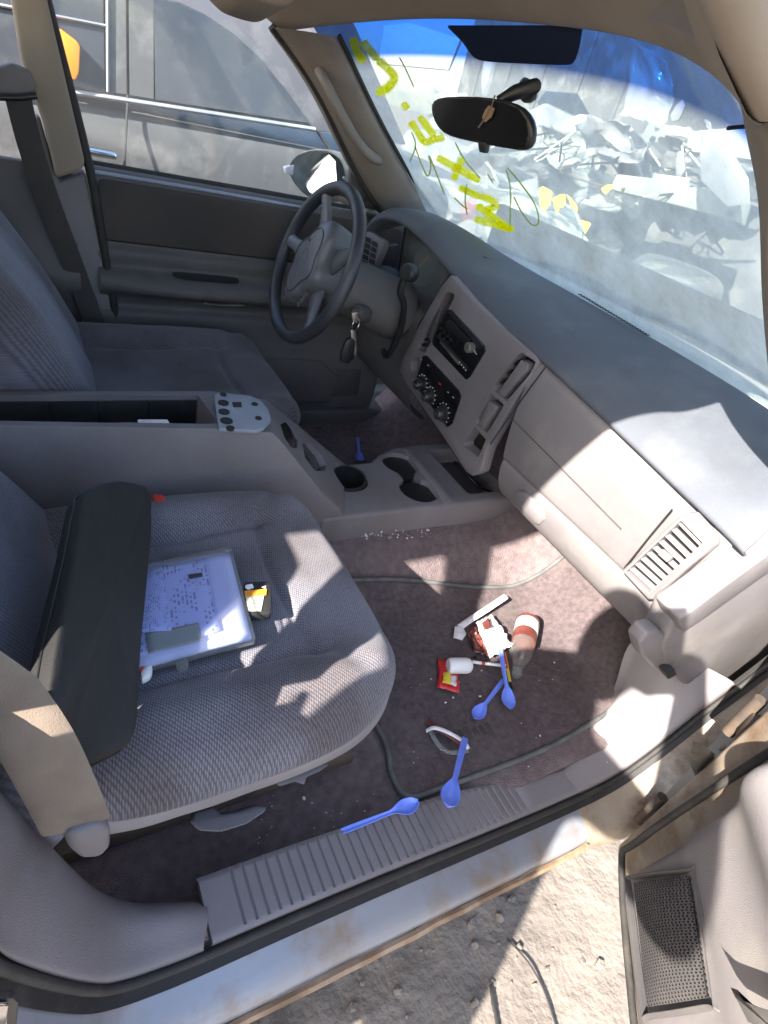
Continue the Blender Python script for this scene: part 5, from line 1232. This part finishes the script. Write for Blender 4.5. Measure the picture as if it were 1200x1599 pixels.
# spoons
def spoon_mesh():
    L = .148; rows = []
    st = [(0, .0050, 0), (.010, .0058, .0005), (.05, .0052, .001), (.088, .0040, .002), (.097, .0045, .0025), (.103, .0064, .002), (.109, .0098, .0005), (.117, .0134, -.0015), (.126, .0152, -.003), (.135, .0140, -.0025), (.142, .0100, -.0005), (.1465, .0050, .0015), (.148, .0012, .003)]
    for x, w_, z in st:
        bowl = 1 if x > .1 else 0
        r_ = []
        for k in range(9):
            a = -1 + k / 4; r_.append(Vector((x, w_ * a, z + (.0055 * a * a if bowl else -.0012 * (1 - abs(a)) + .0012))))
        rows.append(r_)
    return rows
smesh = None
def spoon(tip_handle, bowl_end, zf, label, group=None):
    global smesh
    a = U(*tip_handle, z=zf(0)); b = U(*bowl_end, z=zf(1)); d = (b - a); Ls = d.length; d.normalize()
    if smesh is None:
        t = grid('plastic_spoon', spoon_mesh(), 'spoon_blue', None, sub=2, sol=.0016); smesh = t.data; o = t
    else:
        o = bpy.data.objects.new('plastic_spoon', smesh); COL.objects.link(o)
        md = o.modifiers.new('sol', 'SOLIDIFY'); md.thickness = .0016; md.offset = 0
        md = o.modifiers.new('sub', 'SUBSURF'); md.levels = 2; md.render_levels = 2
    side_ = Vector((0, 0, 1)).cross(d).normalized(); upv = d.cross(side_)
    k = Ls / .148; mw = Matrix.Identity(4)
    for i in range(3): mw[i][0] = d[i] * k; mw[i][1] = side_[i] * min(k, 1.15); mw[i][2] = upv[i]; mw[i][3] = a[i]
    o.matrix_world = mw; tag(o, label, 'spoon', group)
mz = .502
spoon((532, 1300), (653, 1254), lambda t: .548 + .018 * t, 'blue plastic spoon lying half on the ribbed sill plate')
spoon((727, 1152), (698, 1263), lambda t: .517 + .050 * t, 'blue plastic spoon bridging the mat edge beside a torn wrapper')
spoon((787, 1062), (740, 1124), lambda t: .512, 'blue plastic spoon with rounder bowl crossing under another on the mat')
spoon((781, 1012), (796, 1109), lambda t: .530 - .012 * t, 'blue plastic spoon pointing out from the bottle over another spoon')
spoon((559, 684), (562, 722), lambda t: .50, 'dark blue plastic spoon lying on the driver side carpet')
def fl(u, v, h=.0): 
    p = U(u, v, z=.50)
    for _ in range(4): p = U(u, v, z=floor_z(p.x, p.y) + .011 + h)
    return p
# bottle with brown label
BT = thing('drink_bottle', 'small clear drink bottle with red brown label lying on the mat', 'bottle', fl(820, 1010))
ba, bb = fl(822, 985, .030), fl(806, 1058, .022); ax = (bb - ba); bl = ax.length
lathe('bottle_body', ba - ax * .25, ax, [(.001, 0), (.021, .0), (.026, .006), (.027, .03), (.027, bl * .60), (.024, bl * .80), (.013, bl * 1.02), (.010, bl * 1.08), (.010, bl * 1.16)], 'clear_plastic', BT, seg=32)
lathe('wrap_label', ba - ax * .22, ax, [(.0273, .0), (.0276, .004), (.0276, bl * .48), (.0273, bl * .5)], 'choc_wrap', BT, seg=32)
lathe('label_panel', ba - ax * .15, ax, [(.0278, .0), (.0280, .0005), (.0280, bl * .22), (.0278, bl * .225)], 'wrap_white', BT, seg=32)
lathe('cap', ba + ax * .86, ax, [(.001, .016), (.010, .016), (.0118, .013), (.0118, .0), (.010, 0)], 'clear_plastic', BT, seg=24)
def strip(name, px, w_, h, matn, par, th=.0015):
    pts = smooth_path([fl(u, v, h_) for (u, v), h_ in zip(px, h)], 4); return tube(name, pts, (w_, th), matn, par, seg=8, flat=(0, 0, 1))
SB = thing('paper_sleeve', 'torn white paper drinking straw sleeve bent on the mat', 'straw sleeve', fl(750, 965))
strip('sleeve', ((790, 932), (760, 952), (735, 968), (718, 980)), .008, (.030, .022, .014, .010), 'wrap_white', SB, .003)
prism('torn_end', [fl(u, v, .010) for u, v in ((710, 980), (722, 980), (728, 992), (722, 1001), (708, 997))], (0, 0, .004), 'wrap_white', SB, bev=.001)
def cr(name, px, h, matn, par, amp=.010, n=12, seedv=0):
    a, b, c_, d = [fl(u, v, h) for u, v in px]; bm = bmesh.new(); V = []
    for i in range(n + 1):
        r_ = []
        for j in range(n + 1):
            s, t = i / n, j / n; p = (a * (1 - s) + b * s) * (1 - t) + (d * (1 - s) + c_ * s) * t
            q = Vector((s * 3.3 + seedv, t * 3.3, seedv * 1.7)); p = p + Vector((noise.noise(q) * amp * .5, noise.noise(q + Vector((5, 5, 5))) * amp * .5, abs(noise.noise(q * 1.4)) * amp * 2.2 + .002)); r_.append(bm.verts.new(p))
        V.append(r_)
    for i in range(n):
        for j in range(n): bm.faces.new([V[i][j], V[i + 1][j], V[i + 1][j + 1], V[i][j + 1]])
    return fin(name, bm, matn, par, angle=30, sol=.0008)
WR = thing('candy_wrapper', 'crumpled white and chocolate brown snack wrapper beside the bottle', 'wrapper', fl(760, 1000))
cr('wrapper_face', ((742, 975), (768, 962), (800, 1010), (765, 1030)), .018, 'wrap_white', WR, .006, 12, 1)
cr('wrapper_side', ((728, 990), (744, 978), (768, 1030), (742, 1020)), .010, 'choc_wrap', WR, .007, 12, 2)
cr('printed_corner', ((752, 975), (762, 966), (768, 980), (756, 986)), .034, 'choc_wrap', WR, .003, 4, 3)
PB = thing('pill_bottle', 'small white translucent plastic bottle lying on its side on the mat', 'bottle', fl(718, 1040))
a, b = fl(700, 1040, .018), fl(736, 1040, .018); ax = b - a
lathe('bottle_body', a, ax, [(.001, 0), (.013, 0), (.0165, .004), (.017, .012), (.017, ax.length * .8), (.015, ax.length * .93), (.011, ax.length), (.001, ax.length)], 'white_plastic', PB, seg=28)
st = thing('drinking_straw', 'white straw with a red mark between the small bottle and the wrapper', 'straw', fl(760, 1036))
tube('tube', [fl(738, 1034, .012), fl(760, 1037, .010), fl(790, 1040, .010)], .0035, 'white_plastic', st, seg=10)
tube('band', [fl(752, 1036, .0108), fl(757, 1036.6, .0108)], .0039, 'red_plastic', st, seg=10)
RP = thing('sauce_packet', 'red sauce packet with yellow panel lying under the small white bottle', 'packet', fl(700, 1058))
cr('packet', ((684, 1030), (716, 1040), (715, 1084), (682, 1075)), .003, 'red_wrap', RP, .004, 8, 5)
cr('packet_panel', ((692, 1052), (704, 1052), (703, 1070), (690, 1068)), .0085, 'yellow_wrap', RP, .003, 6, 5)
cr('packet_print', ((704, 1056), (713, 1058), (711, 1074), (702, 1070)), .0087, 'wrap_white', RP, .003, 5, 5)
PN = thing('pencil', 'thin yellow and black pencil lying under the bottle neck', 'pencil', fl(795, 1050))
tube('shaft', [fl(788, 1020, .008), fl(797, 1066, .006)], .0035, 'yellow_wrap', PN, seg=6); tube('end', [fl(797, 1066, .006), fl(800, 1076, .006)], .0036, 'black_plastic', PN, seg=6)
tube('red_collar', [fl(786, 1018, .010), fl(791, 1044, .009)], .0045, 'red_wrap', PN, seg=6)
TW = thing('torn_wrapper', 'torn strip of brown and clear snack wrapper curling near a spoon handle', 'wrapper', fl(700, 1150))
strip('wrapper_strip', ((668, 1128), (684, 1138), (702, 1148), (722, 1162)), .007, (.004, .014, .012, .008), 'choc_wrap', TW, .002)
strip('silver_edge', ((666, 1142), (678, 1137), (698, 1143), (724, 1158), (732, 1170)), .004, (.006, .018, .017, .013, .008), 'wrap_white', TW, .0015)
strip('film_edge', ((672, 1140), (680, 1156), (694, 1172), (712, 1176), (730, 1172)), .005, (.004, .006, .010, .010, .006), 'film', TW, .0015)
# litter on the carpet
bm = bmesh.new()
def crumb(u, v, r, h=.0):
    p = fl(u, v, h); bmesh.ops.create_icosphere(bm, subdivisions=1, radius=r, matrix=Matrix.Translation(p) @ Matrix.Diagonal((1, random.uniform(.5, 1.4), random.uniform(.4, .9), 1)))
for k in range(90):
    crumb(random.uniform(600, 960), random.uniform(950, 1200), random.choice((.0006, .0008, .001, .0012, .0022)))
for k in range(40): crumb(random.uniform(400, 600), random.uniform(1240, 1330), random.choice((.0006, .001, .0014)))
for k in range(70): crumb(random.uniform(562, 690), random.uniform(826, 842), random.choice((.001, .0015, .0025)))
for u, v, r in ((696, 1098, .004), (708, 1090, .003), (750, 1088, .004), (475, 1247, .003), (863, 1062, .003)): crumb(u, v, r)
tag(fin('crumbs', bm, 'wrap_white', smooth=False), 'pale crumbs and glass grains scattered over the carpet', 'crumbs', kind='stuff')
o = bpy.data.objects.new('x', None)
p = fl(571, 829); bm = bmesh.new(); bmesh.ops.create_icosphere(bm, subdivisions=2, radius=.005, matrix=Matrix.Translation(p + Vector((0, 0, .003))) @ Matrix.Diagonal((1.2, .8, .7, 1)))
tag(fin('red_fragment', bm, 'red_plastic', smooth=False), 'tiny red lens fragment at the foot of the console', 'fragment')
p = U(543, 646, z=.51); bm = bmesh.new(); bmesh.ops.create_icosphere(bm, subdivisions=1, radius=.008, matrix=Matrix.Translation(p) @ Matrix.Diagonal((1.3, .8, .7, 1)))
tag(fin('paper_scrap', bm, 'wrap_white', smooth=False), 'small white scrap on the driver side carpet', 'scrap')

# ================================================================== the person taking the picture, whose shadow falls into the car
PE = thing('person', 'person in dark shirt and jeans leaning in with a phone beside the open door', 'person', (-.56, -1.14, 0))
rgt = Vector((R[0][0], R[1][0], R[2][0])); fwd = Vector((R[0][2], R[1][2], R[2][2])); upc = -Vector((R[0][1], R[1][1], R[2][1]))
ph = CAM - fwd * .016
HR = ph + rgt * .052 - fwd * .03 - upc * .03; HL = ph - rgt * .052 - fwd * .03 - upc * .03
J = {'pel': ((-.56, -1.14, .93), .15), 'hr': ((-.50, -1.21, .87), .10), 'kr': ((-.47, -1.22, .48), .068), 'ar': ((-.50, -1.25, .09), .045), 'tr': ((-.38, -1.15, .045), .042),
     'hl': ((-.63, -1.08, .87), .10), 'kl': ((-.62, -1.06, .48), .068), 'al': ((-.66, -1.10, .09), .045), 'tl': ((-.54, -1.0, .045), .042),
     'sp': ((-.49, -1.09, 1.10), .14), 'ch': ((-.40, -1.02, 1.28), .14), 'nk': ((-.34, -1.0, 1.42), .06), 'hd0': ((-.30, -.99, 1.48), .07),
     'sr': ((-.29, -1.10, 1.35), .07), 'er': ((-.20, -1.29, 1.26), .055), 'wr': (tuple(HR), .033), 'sl_': ((-.46, -.91, 1.36), .07), 'el': ((-.18, -.835, 1.30), .055), 'wl': (tuple(HL), .033)}
E_ = [('pel', 'hr'), ('hr', 'kr'), ('kr', 'ar'), ('ar', 'tr'), ('pel', 'hl'), ('hl', 'kl'), ('kl', 'al'), ('al', 'tl'), ('pel', 'sp'), ('sp', 'ch'), ('ch', 'nk'), ('nk', 'hd0'), ('ch', 'sr'), ('sr', 'er'), ('er', 'wr'), ('ch', 'sl_'), ('sl_', 'el'), ('el', 'wl')]
keys = list(J); me = bpy.data.meshes.new('body'); me.from_pydata([J[k][0] for k in keys], [(keys.index(a), keys.index(b)) for a, b in E_], [])
bo = bpy.data.objects.new('body', me); COL.objects.link(bo); me.materials.append(M['shirt'])
md = bo.modifiers.new('skin', 'SKIN'); md.use_smooth_shade = True
for k, sv in zip(keys, me.skin_vertices[0].data):
    sv.radius = (J[k][1],) * 2; sv.use_root = (k == 'pel')
md = bo.modifiers.new('sub', 'SUBSURF'); md.levels = 2; md.render_levels = 2
adopt(bo, PE)
hc = Vector((-.255, -.985, 1.56)); f_ = Vector((.6, .72, -.35)).normalized(); q_ = f_.to_track_quat('Y', 'Z').to_matrix()
rows = []
for i in range(13):
    a = -math.pi / 2 + math.pi * i / 12; rr_ = []
    for j in range(24):
        b = 2 * math.pi * j / 24; p = Vector((math.cos(a) * math.cos(b) * .075, math.cos(a) * math.sin(b) * .095, math.sin(a) * .115))
        if p.y > .07 and abs(p.x) < .02: p.y += .018 * math.exp(-((p.z + .01) / .03) ** 2)
        if p.z < -.04: p.x *= .85
        rr_.append(hc + q_ @ p)
    rows.append(rr_)
grid('head', rows, 'skin', PE, cu=True, sub=1, cap=True)
rows = []
for i in range(8):
    a = -.15 + (math.pi / 2 + .15) * i / 7; rows.append([hc + q_ @ Vector((math.cos(a) * math.cos(b) * .083, math.cos(a) * math.sin(b) * .103 - .012, math.sin(a) * .125 + .006)) for b in [2 * math.pi * j / 24 for j in range(24)]])
grid('hair', rows, 'hair', PE, cu=True, sub=1, cap=True)
for sx in (-1, 1):
    grid('ear', [[hc + q_ @ Vector((sx * (.076 + h), math.cos(b) * .018 * r_, math.sin(b) * .03 * r_)) for b in [2 * math.pi * j / 12 for j in range(12)]] for r_, h in ((1, -.004), (1, .008), (.5, .006))], 'skin', PE, cu=True, sub=1, cap=True)
    lathe('eye', hc + q_ @ Vector((sx * .03, .083, .012)), f_, [(.001, .004), (.009, .002), (.011, -.002)], 'wrap_white', PE, seg=12)
for H, sx in ((HR, 1), (HL, -1)):
    rbox('palm', H + fwd * .006, (.03, .075, .085), 'skin', PE, bev=.012, rot=rot_xyz(rgt, upc, -fwd), seg=3)
    for k in range(4):
        b0 = H + upc * (.036 - k * .020) - fwd * .012; l = (.9, 1, .95, .75)[k]
        tube('finger', smooth_path([b0, b0 - fwd * .012 - rgt * sx * .022 * l, b0 + fwd * .0 - rgt * sx * .045 * l], 4), .0085, 'skin', PE, seg=10)
    tube('thumb', smooth_path([H - upc * .03 + fwd * .006, H + rgt * sx * -.012 + upc * .0 - fwd * .022, H - rgt * sx * .028 + upc * .018 - fwd * .02], 4), .010, 'skin', PE, seg=10)
PH = thing('phone', 'slim black phone held by the person beside the open door', 'phone', ph)
rbox('case', ph, (.075, .155, .009), 'gloss_black', PH, bev=.003, rot=rot_xyz(rgt, upc, -fwd))
